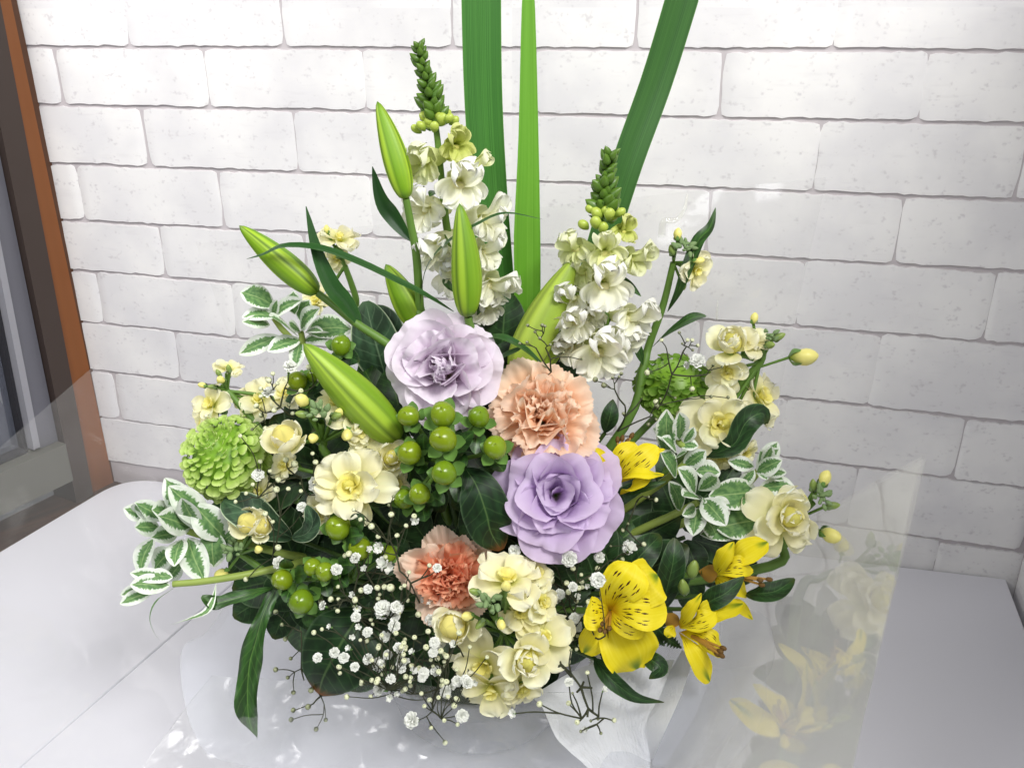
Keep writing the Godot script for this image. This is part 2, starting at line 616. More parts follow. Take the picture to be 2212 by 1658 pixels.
# ---------- the place ----------
const WALL_A := Vector3(-0.401, 0, -0.794)
const WALL_DIR := Vector3(0.97699, 0, 0.21330)
const BED_LEFT := [0.504, 0.4535, 0.4035, 0.3570, 0.3079, 0.2579, 0.2117, 0.1619, 0.1128, 0.0632, 0.0138]
const BED_RIGHT := [0.504, 0.4550, 0.4065, 0.3595, 0.3075, 0.2565, 0.2010, 0.1375, 0.0830, 0.0250, -0.02]

func brick_mesh(w, h, deep, sd) -> ArrayMesh:
	# a nearly flat face with a worn outline, and a short rim back to the wall
	var nx = 29
	var ny = 7
	var v = PackedVector3Array()
	for j in ny:
		for i in nx:
			var a = float(i) / (nx - 1)
			var b = float(j) / (ny - 1)
			var x = (a - 0.5) * w
			var y = (b - 0.5) * h
			var ea = minf(a, 1 - a) * w
			var eb = minf(b, 1 - b) * h
			x += (1.0 - smoothstep(0.0, 0.008, ea)) * 0.0011 * fine.get_noise_2d(sd, b * 290 + 30)
			var chip = fine.get_noise_2d(a * 520 + sd, b * 190 + 90)
			y += (1.0 - smoothstep(0.0, 0.005, eb)) * (0.0011 * chip + 0.0008 * fine.get_noise_2d(a * 1700 + sd, b * 60))
			if ea < 0.001 and eb < 0.001:
				x *= 0.985
				y *= 0.95
			var z = deep + 0.0003 * fine.get_noise_2d(a * 160 + sd, b * 70) - (1.0 - smoothstep(0.0, 0.005, ea)) * 0.8 * deep
			v.append(Vector3(x, y, z))
	var rim = PackedVector3Array()
	var walk = []
	for i in nx: walk.append(i)
	for j in range(1, ny): walk.append(j * nx + nx - 1)
	for i in range(nx - 2, -1, -1): walk.append((ny - 1) * nx + i)
	for j in range(ny - 2, -1, -1): walk.append(j * nx)
	for q in walk:
		rim.append(v[q])
	for q in walk:
		rim.append(Vector3(v[q].x * 1.003, v[q].y * 1.012, -0.0008))
	return join([[skin(v, nx, ny)], [skin(rim, walk.size(), 2)]])

func room():
	var out = Vector3(-WALL_DIR.z, 0, WALL_DIR.x)    # off the wall into the room
	var wall = thing("brick_wall", "white brick wall with grey joints behind the flower arrangement", "wall", WALL_A, "", "structure")
	var bed = slab([WALL_A + WALL_DIR * -0.06 + Vector3.UP * 0.62, WALL_A + WALL_DIR * 0.845 + Vector3.UP * 0.62, WALL_A + WALL_DIR * 0.845 + Vector3.DOWN * 0.08, WALL_A + WALL_DIR * -0.06 + Vector3.DOWN * 0.08], out * -0.02)
	part(wall, "mortar", bed, M.mortar)
	var made = []
	for k in 10:
		made.append(brick_mesh(0.1356, 0.0465, 0.0019, k * 77.0))
	for r in 11:
		var off = 0.0918 if r % 2 == 0 else 0.0185
		for k in range(-2, 7):
			var s0 = off + 0.1365 * k
			var sc = s0 + 0.0683
			if sc < -0.10 or s0 > 0.83:
				continue
			var t = clampf(sc / 0.827, 0, 1)
			var lo = lerpf(BED_LEFT[r], BED_RIGHT[r], t)
			var hi = lerpf(BED_LEFT[r - 1], BED_RIGHT[r - 1], t) if r > 0 else lo + 0.049
			var t2 = clampf(t + 0.08, 0, 1)
			var t1 = clampf(t - 0.08, 0, 1)
			var rise = (lerpf(BED_LEFT[r], BED_RIGHT[r], t2) - lerpf(BED_LEFT[r], BED_RIGHT[r], t1)) / 0.14
			var fx = 1.0
			var cx = sc
			if s0 + 0.1365 > 0.842:      # cut brick at the corner
				fx = (0.842 - s0) / 0.1365
				cx = s0 + 0.0683 * fx
			var bx = WALL_DIR.rotated(out, atan(rise) + rng.randf_range(-0.006, 0.006))
			var bs = Basis(bx * fx, out.cross(bx) * (hi - lo - 0.0032) / 0.0465, out)
			part(wall, "brick", made[rng.randi() % 10], M.brick_paint, Transform3D(bs, WALL_A + WALL_DIR * (cx + rng.randf_range(-0.0015, 0.0015)) + Vector3.UP * ((lo + hi) * 0.5 + 0.0016)))
	# side wall at the right
	var c0 = WALL_A + WALL_DIR * 0.838
	var sd = Vector3(-0.28, 0, 0.96).normalized()
	var so = Vector3(-sd.z, 0, sd.x)
	var side = thing("side_wall", "short white brick wall at the right end of the table", "wall", c0, "", "structure")
	part(side, "mortar", slab([c0 + Vector3.UP * 0.62, c0 + sd * 0.5 + Vector3.UP * 0.62, c0 + sd * 0.5 + Vector3.DOWN * 0.08, c0 + Vector3.DOWN * 0.08], so * -0.02 if so.x < 0 else so * 0.02), M.mortar)
	if so.x > 0:
		so = -so
	for r in 11:
		for k in 4:
			var s0 = 0.004 + 0.1365 * k - (0.0683 if r % 2 else 0.0)
			var fx = 1.0
			if s0 < 0.0:
				fx = (s0 + 0.1365 - 0.004) / 0.1365
				s0 = 0.004
			var lo = BED_RIGHT[r]
			var hi = BED_RIGHT[r - 1] if r > 0 else lo + 0.049
			part(side, "brick", made[rng.randi() % 10], M.brick_paint, Transform3D(Basis(sd * -fx, Vector3.UP * (hi - lo - 0.0036) / 0.0465, so), c0 + sd * (s0 + 0.0683 * fx) + Vector3.UP * ((lo + hi) * 0.5 + 0.0016)))
	# table of two white boards
	var table = thing("display_table", "white table of two boards with a rounded corner by the window", "table", Vector3(-0.2, 0, -0.45))
	var ld = Vector3(-0.376, 0, 0.9266)
	var corner = WALL_A + WALL_DIR * 0.012 + out * 0.003
	var left = []
	var e1 = corner + ld * 0.035
	var e2 = corner + WALL_DIR * 0.035
	for k in 9:
		var t = k / 8.0
		left.append(e1.lerp(corner, t).lerp(corner.lerp(e2, t), t))
	var seam_far = Vector3(-0.1765, 0, -0.7425)
	var seam_near = Vector3(-0.431, 0, -0.1)
	left.append(seam_far)
	left.append(seam_near)
	left.append(corner + ld * 0.74)
	part(table, "left_board", slab(left, Vector3.DOWN * 0.022, 0.0012), M.table_white)
	var gap = Vector3(0.0008, 0, 0.0003)
	var rc = WALL_A + WALL_DIR * 0.829 + out * 0.003
	part(table, "right_board", slab([seam_far + gap, rc, rc + sd * 0.57, Vector3(seam_near.x + 0.0008, 0, -0.1)], Vector3.DOWN * 0.022, 0.0012), M.table_white)
	# window and its wooden post on the left
	var la = Vector3(-0.4027, 0, -0.7968)
	var lw = Vector3(-0.4802, 0, 0.8771)
	var ln = Vector3(0.8771, 0, 0.4802)      # into the room
	var win = thing("window_frame", "wood and grey metal window frame left of the brick wall", "window", la)
	var at = func(u, y, d): return la + lw * u + Vector3.UP * y + ln * d
	var board = func(called, us, ys, d0, d1, mt):
		# us: left and right edge at the bottom, then at the top
		part(win, called, slab([at.call(us[0], ys[0], d1), at.call(us[1], ys[0], d1), at.call(us[3], ys[1], d1), at.call(us[2], ys[1], d1)], ln * (d0 - d1), 0.0008), mt)
	board.call("post", [0.0045, 0.0315, 0.0135, 0.0215], [-0.03, 0.56], -0.03, 0.0, M.orange_wood)
	board.call("post_edge", [-0.004, 0.0043, 0.0085, 0.0133], [-0.03, 0.56], -0.03, -0.001, M.brown_wood)
	board.call("jamb", [0.0317, 0.0505, 0.0217, 0.043], [-0.03, 0.56], -0.03, 0.004, M.jamb_paint)
	board.call("stile", [0.0507, 0.0700, 0.0432, 0.0545], [0.02, 0.56], -0.03, -0.004, M.sash_metal)
	board.call("bead", [0.0702, 0.0765, 0.0547, 0.0598], [0.06, 0.56], -0.03, -0.001, M.bead_metal)
	board.call("bottom_rail", [0.0507, 0.45, 0.0507, 0.45], [0.0185, 0.0575], -0.03, 0.008, M.rail_metal)
	board.call("seal", [0.0768, 0.0795, 0.0600, 0.0628], [0.058, 0.56], -0.03, -0.010, M.dark_room)
	board.call("seal", [0.0795, 0.45, 0.0795, 0.45], [0.0577, 0.0600], -0.03, -0.006, M.dark_room)
	board.call("pane", [0.0797, 0.45, 0.063, 0.45], [0.0602, 0.56], -0.021, -0.018, M.window_glass)
	board.call("dark_interior", [0.05, 0.6, 0.05, 0.6], [0.0, 0.6], -0.16, -0.15, M.dark_room)
	board.call("sill", [0.002, 0.6, 0.002, 0.6], [-0.04, -0.008], -0.03, 0.09, M.brown_wood)


# ---------- blooms that are used more than once ----------
func kits():
	var cream = {"c0": lin(214, 218, 100), "c1": lin(252, 247, 200), "c2": lin(254, 252, 226), "nu": 11, "nv": 9, "mx": 0.66, "e": 0.46, "jit": 2.0, "freq": 1.6}
	var tight = cream.duplicate()
	tight.c0 = lin(226, 222, 110)
	tight.c1 = lin(251, 243, 150)
	tight.c2 = lin(252, 246, 176)
	kit.heart = turned(egg(12, 0.40, 1.05, 0.5, 0.55, -0.42), 18, func(a, t): return 1.0 + 0.07 * cos(a * 3.0 + t * 5.0), func(a, t): return lin(244, 236, 140).lerp(lin(236, 230, 120), t).darkened(0.12 * pow(absf(sin(a * 1.5 + t * 2.5)), 16.0)))
	kit.stock = []
	for k in 4:
		var s = rings([[5, 1.16, 0.98, 56, 100, 0.13, -0.22, k * 0.4], [4, 0.95, 0.86, 34, 82, 0.13, -0.2, 0.5 + k]], cream)
		s += rings([[3, 0.6, 0.62, 18, 62, 0.08, -0.15, 0.2], [2, 0.42, 0.5, 4, -10, 0.05, -0.1, 0.9]], tight)
		s.append([kit.heart, Transform3D(Basis().scaled(Vector3(0.42, 0.5, 0.42)), Vector3(0.1, 0.0, 0.05))])
		kit.stock.append(s)
	kit.closed = []
	var plump = turned(egg(14, 0.60, 1.6, 0.52, 0.55, -0.8), 22, func(a, t): return 1.0 + 0.06 * cos(a * 3.0 + t * 4.0), func(a, t): return lin(250, 240, 160).lerp(lin(246, 236, 138), t).darkened(0.15 * pow(absf(sin(a * 1.5 + t * 2.0)), 20.0)))
	for k in 2:
		var s = rings([[3, 1.6, 1.5, 74, -14, 0.06, -0.8, k * 0.8], [3, 1.5, 1.3, 64, -26, 0.05, -0.78, 1.0 + k], [2, 1.5, 1.3, 78, 30, 0.08, -0.84, 0.4 + k]], cream)
		s.append([plump, Transform3D()])
		kit.closed.append(s)
	kit.cupped = []
	for k in 3:
		var s = rings([[3, 1.25, 1.2, 60, 58, 0.08, -0.5, k * 0.7], [4, 1.3, 1.15, 60, -4, 0.07, -0.48, k * 0.5], [4, 1.15, 1.05, 44, -22, 0.06, -0.42, 0.6 + k]], cream)
		s += rings([[4, 0.95, 0.95, 40, -14, 0.05, -0.4, 0.1]], tight)
		s.append([kit.heart, Transform3D()])
		kit.cupped.append(s)
	kit.fanned = []          # seen from behind or the side: broad loose petals
	for k in 2:
		var s = rings([[4, 1.2, 1.2, 62, 112, 0.16, -0.1, k * 0.6], [3, 1.0, 1.05, 42, 92, 0.16, -0.05, 0.5]], cream)
		s += rings([[3, 0.55, 0.6, 10, 40, 0.05, -0.05, 0.4]], tight)
		kit.fanned.append(s)
	kit.calyx = turned([[0.0, -1.0], [0.16, -0.95], [0.2, -0.6], [0.24, -0.3], [0.1, -0.12], [0.0, -0.1]], 9)
	kit.stock_bud = turned(egg(10, 0.5, 1.6, 0.55, 0.6), 12, func(a, t): return 1.0 + 0.09 * cos(a * 3.0 + t * 4.0), func(a, t): return lin(164, 184, 72).lerp(lin(242, 234, 136), smoothstep(0.1, 0.45, t)))
	kit.green_bud = turned(egg(8, 0.42, 1.5, 0.45, 0.6), 9, func(a, t): return 1.0 + 0.1 * cos(a * 4.0), func(a, t): return lin(104, 132, 76).lerp(lin(150, 172, 80), t))
	kit.bud_sepal = blade([Vector3(0.05, 0, 0), Vector3(0.55, 0.35, 0), Vector3(0.5, 1.0, 0)], 0.55, Vector3(-1, 0, 0), {"nv": 6, "nu": 4})
	# pompon florets
	kit.floret = []
	for k in 4:
		kit.floret.append(cup({"L": 1.0, "W": 1.1, "a0": 84, "a1": 52, "nu": 6, "nv": 6, "mx": 0.68, "e": 0.42, "cup": 0.8, "flat": 1.6, "ruff": 0.12, "r0": 0.0, "c0": lin(104, 150, 40), "c1": lin(188, 218, 108), "c2": lin(214, 232, 152)}))
	kit.dark_floret = []
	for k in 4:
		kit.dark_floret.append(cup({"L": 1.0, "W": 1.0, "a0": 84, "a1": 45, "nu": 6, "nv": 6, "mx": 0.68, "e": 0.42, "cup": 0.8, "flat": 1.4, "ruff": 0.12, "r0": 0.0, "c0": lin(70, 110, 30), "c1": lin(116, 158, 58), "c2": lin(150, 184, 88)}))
	# baby's breath
	kit.puff = []
	for k in 4:
		var list = []
		for i in 26:
			var el = 1.45 - 1.25 * sqrt(i / 26.0)
			var pm = cup({"L": 0.85, "W": 0.52, "a0": 30, "a1": 85, "nu": 4, "nv": 4, "mx": 0.7, "e": 0.45, "ruff": 0.1, "r0": 0.02})
			list.append([pm, Transform3D(Basis(Vector3.UP, i * 2.4) * Basis(Vector3.BACK, el - 0.55), Vector3(0, 0.1, 0))])
		kit.puff.append(join(list))
	kit.half_puff = []
	for k in 2:
		var list = []
		for i in 11:
			list.append([cup({"L": 1.0, "W": 0.5, "a0": 26, "a1": 50 if i < 6 else 20, "nu": 4, "nv": 4, "mx": 0.75, "e": 0.4, "ruff": 0.08, "r0": 0.05}), Transform3D(Basis(Vector3.UP, i * 2.4), Vector3(0, -0.1, 0))])
		kit.half_puff.append(join(list))
	kit.breath_bud = turned(egg(8, 0.85, 1.7, 0.55, 0.55, -0.7), 8, null, func(a, t): return lin(92, 104, 52).lerp(lin(226, 230, 190), smoothstep(0.35, 0.62, t + 0.12 * cos(a * 5.0))).lerp(lin(120, 128, 70), smoothstep(0.93, 1.0, t)))
	kit.breath_bud_dark = turned(egg(8, 0.8, 1.6, 0.5, 0.55, -0.7), 8, null, func(a, t): return lin(66, 72, 44).lerp(lin(150, 156, 120), smoothstep(0.5, 0.8, t + 0.15 * cos(a * 5.0))))
	# hypericum
	kit.berry = turned([[0.0, -0.95], [0.4, -0.9], [0.75, -0.66], [0.95, -0.3], [1.0, 0.08], [0.93, 0.42], [0.74, 0.74], [0.48, 0.95], [0.22, 1.06], [0.07, 1.1], [0.05, 1.2], [0.0, 1.21]], 18, func(a, t): return 1.0 + 0.025 * cos(a * 3.0), func(a, t): return lin(108, 134, 26).lerp(lin(134, 158, 36), t).lerp(lin(60, 44, 20), smoothstep(0.9, 0.97, t)))
	kit.berry_sepal = blade([Vector3(0.1, -0.95, 0), Vector3(0.85, -1.05, 0), Vector3(1.6, -0.7, 0)], 1.15, Vector3(0, 1, 0), {"nv": 7, "nu": 5, "fold": 0.1, "cup": 0.2, "mx": 0.55, "e": 0.6})


# ---------- wrapping ----------
func ripple_sheet(a: Vector3, b: Vector3, c: Vector3, d: Vector3, nu: int, nv: int, amp: float, sd: float, scale_ := 60.0) -> ArrayMesh:
	# corners a-b along the foot, d-c along the rim
	var v = PackedVector3Array()
	var n = (b - a).cross(d - a).normalized()
	for j in nv:
		for i in nu:
			var s = float(i) / (nu - 1)
			var t = float(j) / (nv - 1)
			var q = a.lerp(b, s).lerp(d.lerp(c, s), t)
			q += n * amp * (0.6 * (1.0 - 4.0 * absf(fine.get_noise_2d(s * scale_ * 0.7 + t * 50.0 + sd + 50.0, t * scale_ * 0.4 - s * 30.0))) + fine.get_noise_2d(s * scale_ + sd, t * scale_ * 0.5) + 0.4 * fine.get_noise_2d(s * scale_ * 4.0 + t * 40.0 + sd, t * scale_))
			v.append(q)
	return skin(v, nu, nv)

func wrapping():
	# shallow bowl
	var foot = Vector3(-0.022, 0, -0.475)
	var bowl = thing("flower_bowl", "frosted plastic bowl under the flowers", "bowl", foot)
	part(bowl, "bowl", turned([[0.0, 0.002], [0.05, 0.002], [0.055, 0.006], [0.062, 0.03], [0.07, 0.056], [0.072, 0.058], [0.069, 0.058], [0.061, 0.032], [0.053, 0.009], [0.0, 0.006]], 40), M.bowl, Transform3D(Basis(), foot))
	var foam = thing("floral_foam", "dark green foam block in the bowl holding the stems", "foam", foot + Vector3.UP * 0.03)
	part(foam, "block", turned([[0.0, 0.03], [0.054, 0.03], [0.06, 0.056], [0.056, 0.082], [0.044, 0.092], [0.0, 0.094]], 24), M.foam, Transform3D(Basis(), foot))
	# frosted collar between bowl and flowers, wavy rim
	var col = thing("frosted_collar", "round frosted film collar spreading out under the flowers", "wrapping", foot + Vector3.UP * 0.05)
	var v = PackedVector3Array()
	var nu = 97
	var nv = 10
	for j in nv:
		for i in nu:
			var a = TAU * i / (nu - 1.0)
			var t = float(j) / (nv - 1)
			var rim = 0.165 + 0.018 * cos(a * 2.0) + 0.006 * sin(a * 5.0 + 1.0)
			var r = lerpf(0.075, rim, t)
			var y = 0.05 + 0.012 * t + t * t * (0.010 * sin(a * 7.0) + 0.006 * sin(a * 13.0 + 2.0))
			v.append(Vector3(cos(a) * r, y - 0.05, sin(a) * r))
	part(col, "collar", skin(v, nu, nv, PackedColorArray(), true), M.frosted, Transform3D(Basis(), foot + Vector3.UP * 0.05))
	# clear film leaning out all round
	var wrap = thing("cellophane_wrap", "clear glossy cellophane sheets standing open around the flowers", "wrapping", foot)
	var on = func(z, y): return Vector3(-(0.1 - 0.596 * y + 0.341 * z) / 0.727, y, z)   # the right sheet's plane
	for k in 2:
		var gap = Vector3(0.0016, -0.001, 0) * k
		part(wrap, "right_sheet", ripple_sheet(on.call(-0.27, 0.012) + gap, on.call(-0.60, 0.012) + gap, on.call(-0.455, 0.196) + gap, on.call(-0.21, 0.176) + gap, 40, 24, 0.0008, 30.0 * k + 3.0, 50.0), M.film)
	part(wrap, "back_sheet", ripple_sheet(Vector3(0.17, 0.012, -0.56), Vector3(-0.16, 0.012, -0.60), Vector3(-0.24, 0.27, -0.66), Vector3(0.21, 0.33, -0.60), 60, 40, 0.0030, 91.0, 90.0), M.thin_film)
	part(wrap, "left_sheet", ripple_sheet(Vector3(-0.15, 0.012, -0.59), Vector3(-0.14, 0.012, -0.33), Vector3(-0.33, 0.17, -0.27), Vector3(-0.31, 0.19, -0.62), 50, 30, 0.0022, 17.0, 70.0), M.thin_film)
	part(wrap, "front_sheet", ripple_sheet(Vector3(-0.17, 0.085, -0.40), Vector3(0.06, 0.085, -0.385), Vector3(0.10, 0.035, -0.22), Vector3(-0.24, 0.03, -0.24), 120, 60, 0.0030, 57.0, 130.0), M.soft_film)
	for q in [[4, [905, 420, 0.600, 885, 520, 0.598, 830, 590, 0.596, 745, 600, 0.595, 730, 700, 0.597], 0.0026], [4, [1112, 1130, 0.60, 1108, 1200, 0.598, 1106, 1270, 0.597], 0.0011]]:
		var pts = line(q[0], q[1])
		var root = pts[0]
		for i in pts.size():
			pts[i] -= root
		part(wrap, "crease", pipe(pts, q[2] * 0.3, q[2], 14, 24), M.film, Transform3D(Basis(), root))
	# white nonwoven paper at the front right, with one turned-over fold
	var pap = thing("nonwoven_paper", "white nonwoven wrapping paper with a folded strip below the yellow flowers", "wrapping", Vector3(0.05, 0.04, -0.37))
	var rows = [
		low(8, [150, 1150, 0.078, 480, 960, 0.084, 800, 880, 0.086, 1160, 900, 0.086]),
		low(8, [235, 1245, 0.080, 520, 1150, 0.078, 780, 1130, 0.078, 1062, 1150, 0.082]),
		low(8, [330, 1450, 0.078, 560, 1350, 0.072, 760, 1330, 0.070, 967, 1350, 0.078]),
		low(8, [545, 1650, 0.070, 680, 1600, 0.064, 830, 1590, 0.062, 988, 1590, 0.068]),
		low(8, [700, 1790, 0.060, 790, 1760, 0.056, 880, 1740, 0.054, 985, 1720, 0.058]),
	]
	part(pap, "sheet", lofted(rows, 20, 20, 0.001), M.paper)
	var fold = [
		low(8, [1210, 830, 0.088, 1300, 850, 0.092]),
		low(8, [1130, 975, 0.085, 1255, 1000, 0.098]),
		low(8, [1060, 1150, 0.083, 1200, 1160, 0.098]),
		low(8, [962, 1350, 0.079, 1095, 1390, 0.092]),
		low(8, [987, 1590, 0.069, 1002, 1600, 0.070]),
	]
	part(pap, "fold", lofted(fold, 8, 20, 0.0005), M.paper)
	var wing = [
		low(8, [1250, 980, 0.080, 1500, 960, 0.072, 1800, 930, 0.064]),
		low(8, [1095, 1390, 0.076, 1400, 1330, 0.066, 1800, 1230, 0.056]),
		low(8, [1005, 1600, 0.064, 1300, 1590, 0.056, 1700, 1460, 0.050]),
		low(8, [990, 1740, 0.054, 1250, 1740, 0.05, 1520, 1655, 0.048]),
	]
	part(pap, "veil", lofted(wing, 16, 16, 0.001), M.frosted)

func lofted(rows: Array, nu: int, nv: int, rough_: float) -> ArrayMesh:
	var cs = []
	for r in rows:
		cs.append(curve(r, nu) if r.size() > 2 else range(nu).map(func(i): return r[0].lerp(r[1], float(i) / (nu - 1))))
	var v = PackedVector3Array()
	v.resize(nu * nv)
	for i in nu:
		var col = []
		for c in cs:
			col.append(c[i])
		var c2 = curve(col, nv)
		for j in nv:
			v[j * nu + i] = c2[j] + Vector3(0, 1, 0.4) * rough_ * fine.get_noise_2d(i * 22.0, j * 22.0)
	return skin(v, nu, nv)


# ---------- the flowers ----------
func sword_leaves():
	var list = [
		[[1038, -60, 0.520, 1043, 200, 0.520, 1056, 420, 0.520, 1075, 640, 0.520, 1088, 800, 0.520, 1085, 1180, 0.50], 80, "sword_dark", {"strap": 0.02, "low": 0.9, "fold": 0.12, "nv": 24, "nu": 9}, "broad dark green sword leaf behind the snapdragon, leftmost of three"],
		[[1141, -75, 0.512, 1141, 0, 0.512, 1141, 300, 0.512, 1138, 500, 0.512, 1137, 700, 0.512, 1120, 1180, 0.495], 62, "sword_light", {"fold": 0.14, "nv": 24, "nu": 9}, "light green tapering sword leaf standing upright in the middle"],
		[[1490, -60, 0.545, 1420, 170, 0.545, 1352, 360, 0.54, 1290, 560, 0.535, 1230, 780, 0.525, 1160, 1180, 0.50], 68, "sword_shaded", {"strap": 0.02, "low": 0.85, "fold": 0.12, "nv": 24, "nu": 9}, "dark green sword leaf leaning to the right behind the shorter snapdragon"],
	]
	for q in list:
		var pts = line(0, q[0])
		pts.reverse()
		var o = q[3].duplicate()
		if q[2] == "sword_light":
			o = {"strap": 0.62, "fold": 0.14, "nv": 24, "nu": 9}
		else:
			o.strap = 0.02
		o.up = Vector3(0.15, 0.2, 1)
		var t = thing("sword_leaf", q[4], "leaf", pts[0], "sword leaves at the back")
		leaf(t, "blade", pts, size(0, q[1], pts[3]), M[q[2]], o)

func snap_bloom(par, k, x, y, w, ahead, dir: Vector3, tint := 0, roll := 0.0, hub := Vector3.ZERO):
	var at = spot(k, x, y, ahead)
	var r = size(k, w, at) * 0.74
	var key = "snap%d" % tint
	if not kit.has(key):
		kit[key] = []
		var white = [[lin(226, 228, 150), lin(252, 252, 228), lin(254, 254, 246)], [lin(198, 210, 104), lin(234, 238, 178), lin(244, 246, 214)], [lin(172, 186, 70), lin(206, 214, 118), lin(220, 224, 150)]][tint]
		for i in 3:
			var b = {"c0": white[0], "c1": white[1], "c2": white[2], "nu": 17, "nv": 11, "mx": 0.72, "e": 0.34, "freq": 2.6}
			var up = rings([[1, 1.45, 1.2, 0, 34, 0.24, -0.1, PI / 2 + 0.5], [1, 1.45, 1.2, 2, 54, 0.22, -0.1, PI / 2 - 0.6]], b)
			var low = rings([[1, 1.15, 1.1, 26, 104, 0.12, 0.0, -PI / 2], [1, 1.1, 1.05, 30, 112, 0.24, 0.0, -PI / 2 + 0.8], [1, 1.1, 1.05, 30, 116, 0.24, 0.0, -PI / 2 - 0.8]], b)
			kit[key].append([up, low])
		kit["snap_tube%d" % tint] = turned([[0.0, -1.15], [0.2, -1.12], [0.3, -0.8], [0.38, -0.3], [0.46, 0.05], [0.44, 0.2]], 12, func(a, t): return 1.0 + 0.07 * cos(a * 5.0), func(a, t): return white[0].lerp(white[1], t))
		kit["snap_palate%d" % tint] = turned(egg(8, 0.26, 0.42, 0.5, 0.55, 0.0), 10, func(a, t): return 1.0 - 0.2 * pow(absf(sin(a)), 3.0), func(a, t): return white[1].lerp(lin(240, 228, 130), 0.6 * smoothstep(0.3, 1.0, t)))
	var set_ = kit[key][rng.randi() % 3]
	var xf = frame(dir, at - dir * r * 0.35, r, roll)
	var b = part(par, "blossom", kit["snap_tube%d" % tint], M.petal, xf)
	part(b, "throat", kit["snap_palate%d" % tint], M.petal, xf * Transform3D(Basis().scaled(Vector3(1.25, 1, 0.8)), Vector3(0, 0.0, 0.2)))
	put_petals(b, set_[0], M.petal, xf, "upper_lip")
	put_petals(b, set_[1], M.petal, xf, "lower_lip")
	if hub != Vector3.ZERO:
		stem(b, [hub, at - dir * r * 1.35], 0.0011, 0.0013, M.stem_green, "stalk")

func spike_buds(par, k, pts: Array, ahead, r0, r1, count):
	# small buds packed round the top of a snapdragon stem
	var c = curve(line(k, pts), 60)
	for i in count:
		var t = float(i) / (count - 1)
		var q = c[int(t * 59)]
		var tan = (c[mini(int(t * 59) + 1, 59)] - c[maxi(int(t * 59) - 1, 0)]).normalized() * -1.0
		var a = i * 2.4 + rng.randf_range(-0.35, 0.35)
		var side = tan.cross(face(0, 0, 1)).normalized()
		var out = (side * cos(a) + side.cross(tan) * sin(a)).normalized()
		var r = size(k, lerpf(r0, r1, t) * rng.randf_range(0.8, 1.2), q)
		var dir = (out * lerpf(0.7, 1.25, t) + tan * 0.9).normalized()
		var bud = part(par, "bud", kit.snap_bud_ripe if t > 0.84 else kit.snap_bud, M.waxy, frame(dir, q + out * r * 0.3, r, rng.randf() * 6.0))
		if t > 0.12:
			part(bud, "sepal", kit.snap_sepal, M.sepal, frame(dir, q + out * r * 0.25, r, 1.0))
			part(bud, "sepal", kit.snap_sepal, M.sepal, frame(dir, q + out * r * 0.25, r, 3.6))

